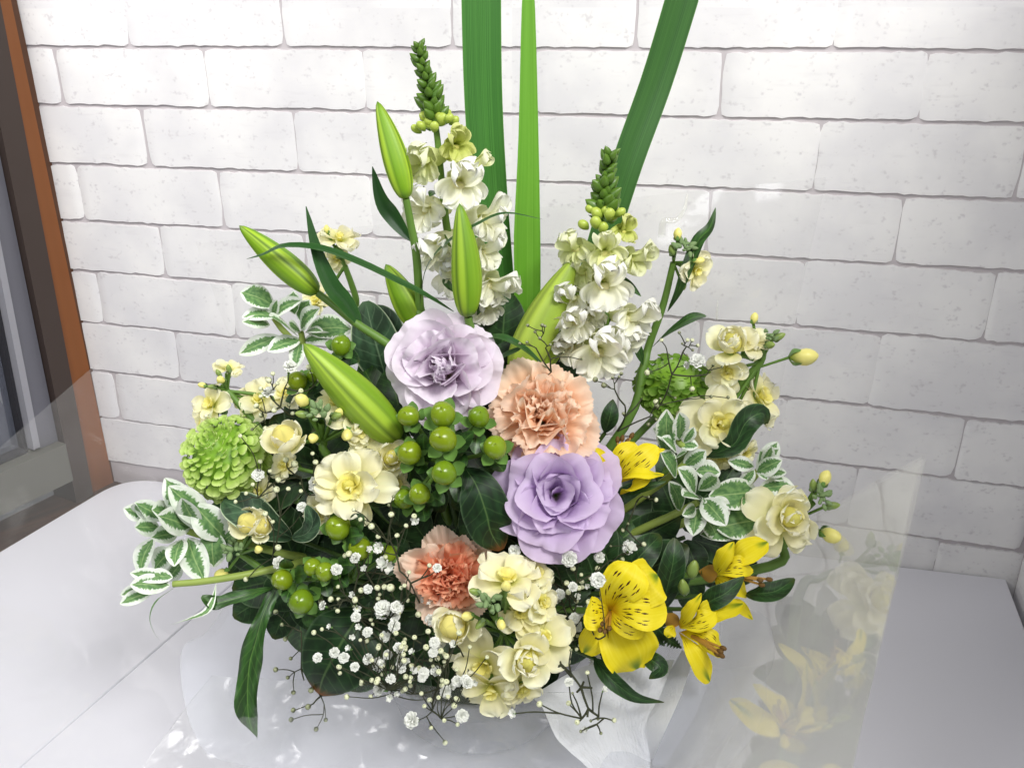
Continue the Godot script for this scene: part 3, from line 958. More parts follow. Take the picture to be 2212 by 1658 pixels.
func snapdragons():
	kit.snap_bud = turned(egg(9, 0.66, 2.1, 0.36, 0.85), 10, func(a, t): return 1.0 + 0.06 * cos(a * 2.0), func(a, t): return lin(58, 88, 28).lerp(lin(98, 134, 44), t))
	kit.snap_bud_ripe = turned(egg(9, 0.58, 1.7, 0.58, 0.55), 10, func(a, t): return 1.0 + 0.09 * cos(a * 2.0), func(a, t): return lin(112, 146, 40).lerp(lin(180, 198, 84), smoothstep(0.1, 0.8, t)))
	kit.snap_sepal = blade([Vector3(0.1, 0, 0), Vector3(0.66, 0.25, 0), Vector3(0.78, 1.35, 0)], 0.62, Vector3(-1, 0, 0), {"nv": 5, "nu": 4})
	# tall one on the left
	var path = line(3, [345, 130, 0.50, 368, 250, 0.50, 400, 380, 0.50, 425, 500, 0.50, 445, 650, 0.50, 470, 900, 0.50, 490, 1080, 0.50, 530, 1300, 0.50, 580, 1600, 0.495])
	path.append(HEART)
	path.reverse()
	var t = thing("snapdragon", "tall white snapdragon with a green tapering tip, beside the broad sword leaf", "flower", HEART, "snapdragons")
	stem(t, path, 0.0028, 0.0011, M.stem_green, "stem", 40)
	spike_buds(t, 3, [345, 130, 0.498, 368, 250, 0.498, 400, 380, 0.498, 425, 500, 0.498, 436, 560, 0.498], 0.5, 25, 52, 52)
	var F1 = [[370, 725, 185, 0.488, [-0.45, -0.25, 0.8], 1], [538, 645, 150, 0.488, [0.35, 0.0, 0.9], 2], [560, 840, 210, 0.480, [0.2, -0.1, 1], 0], [640, 745, 130, 0.492, [0.9, 0.05, 0.5], 1], [372, 985, 190, 0.492, [-0.55, -0.1, 0.8], 0], [705, 1030, 185, 0.490, [0.8, 0.0, 0.6], 0], [445, 1190, 200, 0.490, [-0.4, -0.4, 0.8], 0], [690, 1200, 170, 0.492, [0.8, 0.1, 0.5], 0], [745, 1385, 185, 0.488, [0.7, -0.4, 0.7], 0], [540, 1330, 190, 0.494, [-0.3, -0.2, 0.8], 0], [690, 1500, 150, 0.496, [0.2, -0.3, 0.8], 0]]
	for b in F1:
		snap_bloom(t, 3, b[0], b[1], b[2], b[3], face(b[4][0], b[4][1], b[4][2]), b[5], rng.randf_range(-0.25, 0.25))
	for b in [[360, 560, 0.49, -0.5], [425, 565, 0.486, 0.1], [500, 520, 0.49, 0.5], [525, 530, 0.494, 0.8], [335, 575, 0.494, -0.8]]:
		var at = spot(3, b[0], b[1], b[2])
		part(t, "bud", kit.snap_bud_ripe, M.waxy, frame(face(b[3], 0.5, 0.6), at - face(b[3], 0.5, 0.6) * size(3, 30, at), size(3, 42, at)))
	for q in [[430, 900, 400, 930, 44], [470, 1370, 530, 1440, 40], [640, 1560, 700, 1500, 50]]:
		leaf2(t, "leaf", spot(3, q[0], q[1], 0.495), spot(3, q[2], q[3], 0.485), size(3, q[4], spot(3, q[0], q[1], 0.49)), M.mid_leaf)
	# shorter one on the right
	path = line(4, [380, 140, 0.495, 340, 330, 0.495, 345, 520, 0.495, 330, 700, 0.495, 325, 900, 0.495, 300, 1200, 0.49, 280, 1480, 0.485])
	path.append(HEART)
	path.reverse()
	t = thing("snapdragon", "shorter white snapdragon with a green tip on the right, above the peach carnation", "flower", HEART, "snapdragons")
	stem(t, path, 0.0028, 0.0011, M.stem_green, "stem", 40)
	spike_buds(t, 4, [385, 150, 0.493, 345, 330, 0.493, 345, 480, 0.493, 345, 610, 0.493], 0.49, 36, 70, 48)
	var F2 = [[140, 765, 190, 0.494, [-0.75, 0.1, 0.6], 1], [345, 790, 210, 0.478, [0.0, 0.05, 1], 1], [470, 650, 150, 0.482, [0.4, 0.2, 0.9], 2], [545, 830, 200, 0.486, [0.75, 0.0, 0.6], 1], [340, 1010, 270, 0.474, [0.05, -0.1, 1], 0], [190, 930, 180, 0.496, [-0.8, 0.0, 0.5], 1], [535, 1235, 240, 0.482, [0.6, -0.1, 0.75], 0], [120, 1110, 210, 0.486, [-0.65, 0.0, 0.75], 0], [145, 1260, 220, 0.478, [-0.4, -0.2, 0.9], 0], [300, 1460, 300, 0.468, [0.1, -0.15, 1], 0], [440, 1400, 230, 0.484, [0.5, -0.3, 0.8], 0], [100, 1420, 210, 0.488, [-0.5, -0.4, 0.8], 0], [260, 1210, 170, 0.486, [-0.2, -0.3, 0.9], 0]]
	for b in F2:
		snap_bloom(t, 4, b[0], b[1], b[2], b[3], face(b[4][0], b[4][1], b[4][2]), b[5], rng.randf_range(-0.25, 0.25))
	for b in [[245, 520, 0.49, -0.6, 52], [205, 630, 0.49, -0.7, 60], [285, 620, 0.482, -0.2, 66], [372, 560, 0.480, 0.1, 62], [445, 545, 0.484, 0.6, 56], [510, 620, 0.488, 0.7, 64], [330, 650, 0.482, 0.0, 60]]:
		var at = spot(4, b[0], b[1], b[2])
		part(t, "bud", kit.snap_bud_ripe, M.waxy, frame(face(b[3], 0.5, 0.6), at - face(b[3], 0.5, 0.6) * size(4, 45, at), size(4, b[4], at)))
	for q in [[400, 960, 590, 1110, 60], [480, 1260, 600, 1420, 50], [300, 1330, 390, 1250, 60]]:
		leaf2(t, "leaf", spot(4, q[0], q[1], 0.495), spot(4, q[2], q[3], 0.49), size(4, q[4], spot(4, q[0], q[1], 0.49)), M.mid_leaf)

func pod(par, base: Vector3, tip: Vector3, w: float, tone := 0.0, roll := 0.0):
	w *= 0.93
	var len = base.distance_to(tip)
	var prof = []
	var n = 26
	for j in n:
		var t = j / (n - 1.0)
		var r = pow(maxf(sin(PI * pow(t, 0.74)), 0.0), 0.60) * lerpf(1.04, 0.9, t)
		prof.append([w * 0.5 * r, len * t])
	var groove = func(a): return maxf(pow(absf(sin(a * 1.5)), 40.0), 0.55 * pow(absf(sin(a * 3.0 + 0.5)), 30.0))
	var mesh = turned(prof, 60, func(a, t): return 1.0 + 0.055 * cos(a * 3.0) * sin(PI * t) - 0.05 * groove.call(a + PI / 3.0) * sin(PI * t), func(a, t):
		var c = lin(112, 158, 18).lerp(lin(172, 206, 56), clampf(0.5 + 0.5 * cos(a * 3.0) + 0.3 * fine.get_noise_2d(a * 90.0, t * 20.0), 0, 1))
		c = c.lerp(lin(54, 92, 12), groove.call(a + PI / 3.0) * 0.85)
		c = c.lerp(lin(80, 120, 24), (1.0 - smoothstep(0.0, 0.13, t)) * 0.6)
		c = c.lerp(lin(60, 100, 20), smoothstep(0.93, 1.0, t) * 0.8)
		return c.lerp(lin(190, 206, 96), maxf(tone, 0.0)).lerp(lin(50, 84, 16), maxf(-tone, 0.0)), Vector3(w * 0.06, 0, 0))
	part(par, "bud", mesh, M.pod, aim(base, tip, 1.0, roll))

func lilies():
	# upper stem, two buds
	var t = thing("lily_stem", "lily stem with an upright pointed bud left of the tall snapdragon", "flower", HEART, "lily stems in bud")
	var j = spot(3, 352, 1560, 0.488)
	stem(t, [HEART, spot(3, 380, 1700, 0.485), j, spot(3, 330, 1250, 0.482), spot(3, 300, 1080, 0.48), spot(3, 274, 940, 0.478)], 0.003, 0.0019, M.stem_green)
	pod(t, spot(3, 276, 948, 0.478), spot(3, 120, 420, 0.486), size(3, 150, spot(3, 270, 900, 0.48)), 0.0, 0.5)
	pod(t, spot(3, 352, 1640, 0.492), spot(3, 165, 1290, 0.497), size(3, 168, spot(3, 270, 1500, 0.49)), -0.2, 0.3)
	leaf(t, "leaf", line(3, [303, 1170, 0.484, 210, 1040, 0.49, 145, 940, 0.492, 95, 770, 0.496]), size(3, 100, spot(3, 200, 1000, 0.49)), M.lily_leaf, {"up": Vector3(-0.5, 0.1, 0.8), "fold": 0.25})
	leaf(t, "leaf", line(3, [352, 1500, 0.486, 375, 1340, 0.480, 430, 1240, 0.476, 515, 1160, 0.472, 650, 1080, 0.468, 800, 1018, 0.468, 1010, 1052, 0.472]), size(3, 44, j), M.lily_leaf, {"up": Vector3(0.0, 0.7, 0.6), "strap": 0.5, "low": 0.6, "nv": 26})
	# left stem, reaching left
	t = thing("lily_stem", "lily stem with a bud pointing up to the left, left of the pale lisianthus", "flower", HEART, "lily stems in bud")
	stem(t, [HEART, spot(1, 2300, 1330, 0.47), spot(1, 1920, 1010, 0.47), spot(1, 1680, 850, 0.473), spot(1, 1530, 730, 0.476), spot(1, 1405, 635, 0.478)], 0.003, 0.0020, M.stem_green)
	pod(t, spot(1, 1412, 640, 0.478), spot(1, 870, 175, 0.485), size(1, 205, spot(1, 1200, 500, 0.48)), 0.0, 0.2)
	leaf(t, "leaf", line(1, [2330, 760, 0.478, 2130, 640, 0.474, 1960, 555, 0.472, 1700, 430, 0.468, 1430, 330, 0.466, 1180, 312, 0.466, 1040, 370, 0.468, 920, 404, 0.47]), size(1, 66, spot(1, 1400, 325, 0.47)), M.lily_leaf, {"up": Vector3(0.0, 0.6, 0.7), "mx": 0.42, "nv": 24})
	leaf(t, "leaf", line(1, [1700, 850, 0.474, 1590, 700, 0.470, 1500, 590, 0.468, 1400, 360, 0.470, 1325, 45, 0.474]), size(1, 130, spot(1, 1500, 600, 0.47)), M.lily_leaf, {"up": Vector3(0.3, 0.2, 0.9), "mx": 0.38, "fold": 0.3})
	# middle upright bud
	t = thing("lily_stem", "lily stem with an upright bud just above the pale lisianthus", "flower", HEART, "lily stems in bud")
	stem(t, [HEART, spot(3, 640, 1850, 0.472), spot(3, 605, 1570, 0.466)], 0.003, 0.0022, M.stem_green)
	pod(t, spot(3, 602, 1580, 0.466), spot(3, 560, 965, 0.470), size(3, 178, spot(3, 600, 1400, 0.47)), -0.16, 0.1)
	leaf(t, "leaf", line(6, [760, 320, 0.47, 900, 300, 0.462, 1050, 370, 0.458, 1200, 500, 0.455]), size(6, 78, spot(6, 1000, 350, 0.46)), M.lily_leaf, {"up": Vector3(0.1, 0.8, 0.5)})
	leaf(t, "leaf", line(6, [840, 520, 0.465, 900, 440, 0.462, 1000, 390, 0.46, 1040, 370, 0.46]), size(6, 80, spot(6, 1000, 350, 0.46)), M.lily_leaf, {"up": Vector3(0.1, 0.8, 0.5)})
	# big low bud on the left
	t = thing("lily_stem", "lily stem with the largest yellowish bud, beside the green berries", "flower", HEART, "lily stems in bud")
	stem(t, [HEART, spot(1, 2150, 1800, 0.455), spot(1, 1950, 1640, 0.447)], 0.0032, 0.0026, M.stem_green)
	pod(t, spot(1, 1960, 1640, 0.449), spot(1, 1305, 975, 0.442), size(1, 318, spot(1, 1700, 1400, 0.44)), 0.12, -0.35)
	# right bud behind the carnation
	t = thing("lily_stem", "lily stem with a pale half hidden bud leaning right, beside the shorter snapdragon", "flower", HEART, "lily stems in bud")
	stem(t, [HEART, spot(0, 1085, 950, 0.48), spot(0, 1112, 810, 0.482)], 0.003, 0.0026, M.stem_pale)
	pod(t, spot(0, 1112, 815, 0.482), spot(0, 1242, 558, 0.492), size(0, 96, spot(0, 1170, 700, 0.49)), 0.45, 0.6)
	pod(t, spot(0, 1150, 815, 0.490), spot(0, 1262, 600, 0.498), size(0, 74, spot(0, 1200, 700, 0.49)), 0.2, 0.2)

func bloom_head(called, label, category, group, at: Vector3, dir: Vector3, r: float, sets: Array, roll := 0.0, mt = null):
	var t = thing(called, label, category, at - dir * r * 0.5, group)
	stem(t, [HEART, HEART.lerp(at, 0.55) - dir * r * 0.35, at - dir * r * 0.5], 0.0024, 0.0022, M.stem_green)
	part(t, "calyx", kit.calyx, M.sepal, frame(dir, at - dir * r * 0.42, r * 0.9))
	for s in sets:
		put_petals(t, s, M.petal, frame(dir, at, r, roll))
	return t

func lisianthus():
	var c = {"c0": lin(206, 196, 190), "c1": lin(212, 186, 226), "c2": lin(224, 206, 234), "nu": 25, "nv": 14, "fan": true, "fp": 0.62, "sq": 0.5, "freq": 2.1, "frill": 0.016}
	var at = spot(0, 1207, 1068, 0.418)
	var r = size(0, 126, at)
	bloom_head("lisianthus", "lavender lisianthus fully open with a hollow centre, lower right of the peach carnation", "flower", "lisianthus blooms", at, face(0.06, 0.16, 1), r, [
		rings([[5, 1.16, 1.6, 54, 94, 0.07, -0.42, 0.3, {"curl": 14.0}], [4, 1.08, 1.75, 38, 66, 0.07, -0.44, 0.9, {"curl": 50.0}], [3, 1.0, 1.75, 22, 38, 0.06, -0.48, 0.2, {"curl": 80.0}], [3, 0.86, 1.35, 10, 18, 0.05, -0.52, 1.2, {"curl": 80.0}], [1, 0.62, 0.9, 4, 12, 0.05, -0.48, 1.4, {"curl": 40.0}]], c)], 0.4)
	var p = {"c0": lin(214, 196, 178), "c1": lin(232, 216, 232), "c2": lin(242, 233, 243), "nu": 25, "nv": 14, "fan": true, "fp": 0.62, "sq": 0.46, "freq": 2.4, "frill": 0.022}
	at = spot(0, 958, 796, 0.452)
	r = size(0, 118, at)
	bloom_head("lisianthus", "pale pinkish white lisianthus with a crumpled full centre, above the berries", "flower", "lisianthus blooms", at, face(-0.04, 0.05, 1), r, [
		rings([[5, 1.12, 1.65, 50, 98, 0.09, -0.40, 0.1, {"curl": 6.0}], [3, 1.02, 1.7, 38, 80, 0.10, -0.38, 0.8, {"curl": 15.0}], [3, 0.92, 1.5, 26, 56, 0.14, -0.34, 0.4, {"curl": 30.0}], [2, 0.84, 1.3, 20, 10, 0.2, -0.28, 1.0], [2, 0.74, 1.1, 14, -14, 0.2, -0.22, 0.3], [3, 0.66, 1.0, 26, -50, 0.12, -0.06, 0.7], [3, 0.5, 0.9, 40, -60, 0.1, 0.06, 0.2]], p)], -0.3)

func carnations():
	var c = {"c0": lin(248, 172, 126), "c1": lin(253, 204, 162), "c2": lin(254, 228, 204), "nu": 31, "nv": 12, "fan": true, "serr": 0.03, "freq": 1.7, "flat": 2.0, "cup": 0.6}
	var at = spot(0, 1172, 896, 0.444)
	var r = size(0, 113, at)
	bloom_head("carnation", "peach carnation with ragged petals, between the two lisianthus blooms", "flower", "carnations", at, face(-0.02, 0.42, 1), r, [
		rings([[5, 1.2, 1.2, 46, 98, 0.12, -0.40, 0.2, {"round": 0.3}], [5, 1.08, 1.25, 32, 80, 0.2, -0.38, 0.6], [5, 0.98, 1.3, 20, 58, 0.24, -0.34, 0.1], [5, 0.9, 1.1, 12, 36, 0.26, -0.28, 0.4], [5, 0.76, 0.9, 4, 18, 0.24, -0.2, 0.8], [3, 0.62, 0.7, 0, 8, 0.2, -0.15, 0.8]], c)], 0.5)
	var d = c.duplicate()
	d.c0 = lin(240, 126, 84)
	d.c1 = lin(247, 162, 122)
	d.c2 = lin(250, 190, 156)
	at = spot(0, 972, 1246, 0.412)
	r = size(0, 112, at)
	var t = bloom_head("carnation", "orange centred carnation with pale outer petals, above the cream stock at the front", "flower", "carnations", at, face(0.1, 0.2, 1), r, [
		rings([[5, 0.88, 1.0, 26, 66, 0.18, -0.34, 0.6], [6, 0.78, 0.85, 16, 46, 0.22, -0.30, 0.1], [5, 0.68, 0.75, 8, 30, 0.2, -0.22, 0.4], [5, 0.56, 0.6, 0, 12, 0.18, -0.15, 0.8]], d)], 0.2)
	c.c0 = lin(244, 172, 134)
	c.c1 = lin(246, 206, 178)
	c.c2 = lin(250, 226, 204)
	c.serr = 0.03
	put_petals(t, rings([[5, 1.14, 0.95, 50, 88, 0.14, -0.4, 0.5, {"round": 0.34}], [4, 1.0, 1.0, 36, 70, 0.16, -0.38, 1.1, {"round": 0.3}]], c), M.petal, frame(face(0.1, 0.2, 1), at, r))

func berry(par, k, x, y, r, ahead, dir: Vector3, hub: Vector3):
	var at = spot(k, x, y, ahead)
	var s = size(k, r, at)
	var xf = frame(dir, at, s, rng.randf() * 6.0)
	var b = part(par, "berry", kit.berry, M[["berry", "berry_pale", "berry_dark"][rng.randi() % 3]], xf * Transform3D(Basis().scaled(Vector3(rng.randf_range(0.94, 1.05), rng.randf_range(0.95, 1.08), rng.randf_range(0.94, 1.05))), Vector3.ZERO))
	for i in 5:
		part(b, "sepal", kit.berry_sepal, M.sepal, xf * Transform3D(Basis(Vector3.UP, TAU * i / 5 + rng.randf_range(-0.2, 0.2)) * Basis(Vector3.BACK, rng.randf_range(-0.35, 0.25)), Vector3.ZERO))
	stem(par, [hub, hub.lerp(at - dir * s, 0.6) - dir * s * 0.5, at - dir * s * 0.9], 0.0013, 0.0012, M.stem_green, "stalk", 6)

func berries():
	var t = thing("hypericum_sprig", "sprig of shiny green berries in the middle, under the pale lisianthus", "berries", HEART, "green berry sprigs")
	var hub = spot(6, 540, 1080, 0.448)
	stem(t, [HEART, HEART.lerp(hub, 0.5), hub], 0.002, 0.0016, M.stem_dark)
	for b in [[338, 795, 68, 0.428, -0.25, 0.3], [550, 785, 82, 0.418, 0.0, 0.4], [775, 800, 70, 0.424, 0.15, 0.35], [553, 940, 85, 0.408, -0.12, 0.15], [343, 1025, 76, 0.418, -0.1, 0.1], [875, 990, 76, 0.414, 0.05, 0.25], [558, 1150, 82, 0.402, -0.1, 0.15], [405, 1280, 68, 0.41, -0.05, 0.1], [310, 1310, 66, 0.420, -0.3, 0.0]]:
		berry(t, 6, b[0], b[1], b[2], b[3], face(b[4], b[5] + 0.1, 1), hub)
	for q in [[560, 1080, 740, 890, 110], [640, 1000, 690, 1010, 90], [450, 1080, 430, 900, 100], [620, 1150, 640, 1330, 90], [430, 1330, 440, 1450, 130], [470, 1290, 560, 1340, 110], [760, 880, 750, 1030, 110], [860, 1080, 930, 1140, 100], [430, 1090, 390, 1150, 90], [600, 1070, 700, 1100, 120]]:
		leaf2(t, "leaf", spot(6, q[0], q[1], 0.432), spot(6, q[2], q[3], 0.418), size(6, q[4], hub) , M.mid_leaf, {"arch": 0.15, "e": 0.6, "up": Vector3(rng.randf_range(-0.3, 0.3), 0.3, 1)})
	t = thing("hypericum_sprig", "sprig of green berries at the lower left, above the big dark leaf", "berries", HEART, "green berry sprigs")
	hub = spot(2, 1640, 1080, 0.435)
	stem(t, [HEART, hub], 0.002, 0.0016, M.stem_dark)
	for b in [[1545, 722, 85, 0.412, -0.1, 0.25], [1692, 865, 78, 0.405, -0.05, 0.25], [1372, 990, 62, 0.405, 0.0, 0.1], [1455, 1020, 66, 0.398, -0.2, 0.05], [1165, 1075, 72, 0.408, -0.3, 0.1], [1295, 1225, 87, 0.396, 0.0, 0.15], [1885, 900, 60, 0.42, 0.2, 0.2]]:
		berry(t, 2, b[0], b[1], b[2], b[3], face(b[4], b[5] + 0.1, 1), hub)
	for q in [[1520, 990, 1660, 970, 120], [1510, 1040, 1610, 1120, 110], [1440, 1070, 1480, 1190, 100], [1210, 1000, 1180, 930, 90], [1250, 1050, 1340, 1030, 120], [1230, 1120, 1190, 1230, 90], [1600, 800, 1720, 770, 120], [1390, 1090, 1390, 1180, 100], [1300, 1300, 1480, 1340, 150], [1650, 740, 1720, 640, 120]]:
		leaf2(t, "leaf", spot(2, q[0], q[1], 0.412), spot(2, q[2], q[3], 0.402), size(2, q[4], hub), M.mid_leaf, {"arch": 0.15, "e": 0.6, "up": Vector3(rng.randf_range(-0.3, 0.3), 0.3, 1)})
	t = thing("hypericum_sprig", "small sprig of three green berries at the upper left, beside the largest lily bud", "berries", HEART, "green berry sprigs")
	hub = spot(1, 1500, 1250, 0.475)
	stem(t, [HEART, spot(1, 1900, 1700, 0.47), hub], 0.002, 0.0014, M.stem_dark)
	for b in [[1565, 992, 70, 0.458, 0.0, 0.2], [1268, 1232, 66, 0.455, -0.2, 0.3], [1375, 1195, 46, 0.460, 0.2, 0.3]]:
		berry(t, 1, b[0], b[1], b[2], b[3], face(b[4], b[5], 1), hub)
	for q in [[1450, 1200, 1340, 1330, 120], [1560, 1060, 1690, 1100, 130], [1400, 1260, 1480, 1380, 120]]:
		leaf2(t, "leaf", spot(1, q[0], q[1], 0.47), spot(1, q[2], q[3], 0.462), size(1, q[4], hub), M.dark_leaf)

func pompon(called_label, at: Vector3, rx: float, axis: Vector3, squash: float, count: int, florets := "floret"):
	var t = thing("pompon_flower", called_label, "flower", at - axis * rx * 0.6, "green pompon flowers")
	stem(t, [HEART, HEART.lerp(at, 0.5), at - axis * rx * 0.5], 0.0026, 0.0024, M.stem_green)
	part(t, "head", turned(egg(12, 0.9, 1.5, 0.5, 0.5, -0.75), 20, null, func(a, tt): return lin(130, 172, 50)), M.waxy, frame(axis, at, rx))
	var base = frame(axis, at, rx)
	for i in count:
		var k = (i + 0.5) / count
		var pol = lerpf(0.02, 2.05, pow(k, 0.60))
		var az = i * 2.39996 + rng.randf_range(-0.12, 0.12)
		pol += rng.randf_range(-0.05, 0.05)
		var d = Vector3(sin(pol) * cos(az), cos(pol) * squash, sin(pol) * sin(az))
		var y = d.normalized()
		var down = Vector3(cos(pol) * cos(az), -sin(pol), cos(pol) * sin(az)).normalized()   # away from the crown
		var z = down.cross(y).normalized()
		var big = lerpf(0.15, 0.285, smoothstep(0.0, 0.45, k)) * rng.randf_range(0.75, 1.3)
		var b = Basis(down, y, z) * Basis(Vector3.BACK, lerpf(0.8, 0.12, smoothstep(0.0, 0.5, k)) + rng.randf_range(-0.35, 0.35)) * Basis(Vector3.UP, rng.randf_range(-0.5, 0.5))
		part(t, "petal", kit[florets][rng.randi() % 4], M.petal, base * Transform3D(b.scaled(Vector3.ONE * big), d * 0.93 - down * big * 0.45))

func zinnias():
	var at = spot(2, 790, 245, 0.455)
	pompon("round lime green pompon flower with layered petals at the left edge", at, size(2, 272, at), face(-0.28, 0.52, 0.8), 0.92, 300)
	at = spot(5, 815, 225, 0.505)
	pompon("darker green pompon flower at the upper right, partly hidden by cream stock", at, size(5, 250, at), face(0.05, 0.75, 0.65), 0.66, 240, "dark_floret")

func stock_bloom(par, k, x, y, r, ahead, dir: Vector3, kind := "stock", hub = null):
	var at = spot(k, x, y, ahead)
	var s = size(k, r, at) * (1.0 if r > 200 else 1.14)
	var list = kit[kind]
	var xf = frame(dir, at, s, rng.randf() * TAU)
	var b = part(par, "bloom", kit.calyx, M.sepal, xf)
	put_petals(b, list[rng.randi() % list.size()], M.petal, xf)
	if hub != null:
		stem(par, [hub, hub.lerp(at, 0.6) - dir * s * 0.3, at - dir * s * 0.8], 0.0010, 0.0012, M.stem_green, "stalk", 6)

func stock_bud(par, k, x, y, r, ahead, dir: Vector3, hub = null, green := false):
	var at = spot(k, x, y, ahead)
	var s = size(k, r, at)
	var b = part(par, "bud", kit.green_bud if green else kit.stock_bud, M.waxy, frame(dir, at - dir * s * 0.8, s * 1.15, rng.randf() * 6.0))
	var xf = frame(dir, at - dir * s * 0.9, s, rng.randf() * 6.0)
	for i in 3:
		part(b, "sepal", kit.bud_sepal, M.fuzzy if green else M.sepal, xf * Transform3D(Basis(Vector3.UP, TAU * i / 3), Vector3.ZERO))
	if hub != null:
		stem(par, [hub, at - dir * s * 0.8], 0.0008, 0.0009, M.stem_green, "stalk", 4)

func cluster(par, k, x, y, r, ahead, n, dir: Vector3):
	# the tuft of tiny grey-green buds at the tip of a stock
	var c = spot(k, x, y, ahead)
	for i in n:
		var a = i * 2.4
		var q = sqrt((i + 0.3) / n)
		var d = (face(cos(a) * q * 1.3, sin(a) * q * 1.3, 0) * q * 1.3 + dir).normalized()
		var s = size(k, r * rng.randf_range(0.17, 0.34), c)
		part(par, "green_bud", kit.green_bud, M.fuzzy, frame((d + face(rng.randf_range(-0.3, 0.3), rng.randf_range(-0.3, 0.3), 0)).normalized(), c + d * size(k, r, c) * 0.42 * q, s, a))

func stocks():
	var g = "cream stock stems"
	var up = face(0, 0.5, 0.8)
	# behind the left lily bud
	var hub = spot(1, 1590, 450, 0.520)
	var t = thing("stock_stem", "cream stock with one bloom and bud, behind the upper left lily bud", "flower", HEART, g)
	stem(t, [HEART, spot(1, 1760, 1000, 0.52), spot(1, 1660, 650, 0.522), hub], 0.0026, 0.0017, M.stem_green)
	stock_bloom(t, 1, 1555, 285, 118, 0.515, face(0.15, 0.75, 0.6), "fanned", hub)
	stock_bloom(t, 1, 1540, 400, 80, 0.525, face(0.0, -0.3, 0.8), "stock", hub)
	stock_bud(t, 1, 1468, 205, 34, 0.512, face(-0.1, 0.9, 0.3), hub)
	stock_bloom(t, 1, 1400, 690, 95, 0.52, face(-0.3, 0.2, 0.9), "stock", hub)
	# far left
	hub = spot(1, 790, 1300, 0.478)
	t = thing("stock_stem", "cream stock leaning out to the far left above the lime green pompon", "flower", HEART, g)
	stem(t, [HEART, spot(1, 1250, 1800, 0.465), spot(1, 960, 1490, 0.472), hub, spot(1, 740, 1270, 0.478)], 0.0026, 0.0016, M.stem_green)
	stock_bloom(t, 1, 800, 1160, 84, 0.484, face(0.25, 0.8, 0.4), "fanned", hub)
	stock_bud(t, 1, 750, 1225, 46, 0.470, face(-0.2, 0.1, 0.9), hub)
	stock_bud(t, 1, 625, 1262, 34, 0.475, face(-0.9, 0.2, 0.3), hub)
	stock_bud(t, 1, 690, 1270, 36, 0.472, face(-0.8, 0.0, 0.4), hub, true)
	stock_bud(t, 1, 730, 1180, 36, 0.474, face(-0.3, 0.8, 0.4), hub, true)
	stock_bud(t, 1, 800, 1150, 38, 0.472, face(0.0, 0.8, 0.4), hub, true)
	stock_bloom(t, 1, 690, 1400, 125, 0.476, face(-0.35, 0.35, 0.8), "fanned", hub)
	stock_bloom(t, 1, 640, 1520, 90, 0.48, face(-0.6, 0.1, 0.7), "stock", hub)
	stock_bloom(t, 1, 1010, 1370, 130, 0.482, face(0.0, 0.4, 0.8), "fanned", hub)
	stock_bloom(t, 1, 1190, 1320, 110, 0.482, face(0.1, 0.4, 0.8), "stock", hub)
	# left of centre, tuft on top
	hub = spot(1, 1445, 1640, 0.45)
	t = thing("stock_stem", "cream stock with a grey green bud tuft, below the largest lily bud", "flower", HEART, g)
	stem(t, [HEART, spot(2, 1560, 330, 0.45), hub, spot(1, 1430, 1510, 0.442)], 0.0028, 0.0018, M.stem_green)
	cluster(t, 1, 1425, 1450, 150, 0.432, 16, face(0, 0.4, 0.9))
	stock_bud(t, 1, 1305, 1368, 74, 0.436, face(-0.4, 0.4, 0.8), hub)
	stock_bud(t, 1, 1378, 1618, 58, 0.432, face(-0.1, -0.2, 0.9), hub)
	stock_bud(t, 1, 1545, 1450, 50, 0.436, face(0.5, 0.4, 0.7), hub)
	stock_bud(t, 1, 1300, 1460, 56, 0.434, face(-0.8, 0.2, 0.5), hub, true)
	stock_bud(t, 1, 1530, 1470, 60, 0.430, face(0.7, 0.2, 0.6), hub, true)
	stock_bloom(t, 2, 1178, 110, 122, 0.430, face(-0.15, 0.6, 0.8), "closed", hub)
	stock_bloom(t, 1, 1530, 1390, 125, 0.45, face(0.1, 0.6, 0.7), "fanned", hub)
	stock_bloom(t, 1, 1640, 1480, 140, 0.446, face(0.45, 0.35, 0.8), "fanned", hub)
	stock_bud(t, 1, 1605, 1590, 66, 0.432, face(0.1, -0.5, 0.8), hub)
	stock_bloom(t, 1, 1690, 1570, 100, 0.44, face(0.6, -0.2, 0.7), "stock", hub)
	# big single bloom
	hub = spot(2, 1700, 420, 0.45)
	t = thing("stock_stem", "cream stock with a wide open bloom left of the central berries", "flower", HEART, g)
	stem(t, [HEART, hub], 0.0026, 0.0018, M.stem_green)
	stock_bloom(t, 2, 1640, 440, 262, 0.420, face(-0.05, 0.1, 1), "stock", hub)
	stock_bloom(t, 2, 1760, 250, 130, 0.440, face(0.0, 0.5, 0.8), "fanned", hub)
	stock_bloom(t, 2, 1905, 250, 118, 0.436, face(0.4, 0.2, 0.9), "cupped", hub)
	stock_bloom(t, 2, 1930, 430, 100, 0.44, face(0.6, 0.0, 0.8), "stock", hub)
	stock_bloom(t, 2, 1420, 620, 110, 0.44, face(-0.4, -0.3, 0.8), "stock", hub)
	stock_bloom(t, 2, 1180, 300, 95, 0.448, face(-0.4, 0.2, 0.8), "stock", hub)
	# lower left
	hub = spot(2, 880, 900, 0.432)
	t = thing("stock_stem", "cream stock with round yellow buds at the lower left, beside the variegated leaves", "flower", HEART, g)
	stem(t, [HEART, spot(2, 1300, 1160, 0.436), spot(2, 1080, 1040, 0.432), hub], 0.0026, 0.0018, M.stem_green)
	cluster(t, 2, 850, 870, 150, 0.424, 15, face(-0.2, 0.5, 0.8))
	stock_bloom(t, 2, 930, 690, 98, 0.424, face(-0.1, 0.4, 0.9), "closed", hub)
	stock_bloom(t, 2, 1020, 715, 80, 0.424, face(0.4, 0.2, 0.9), "closed", hub)
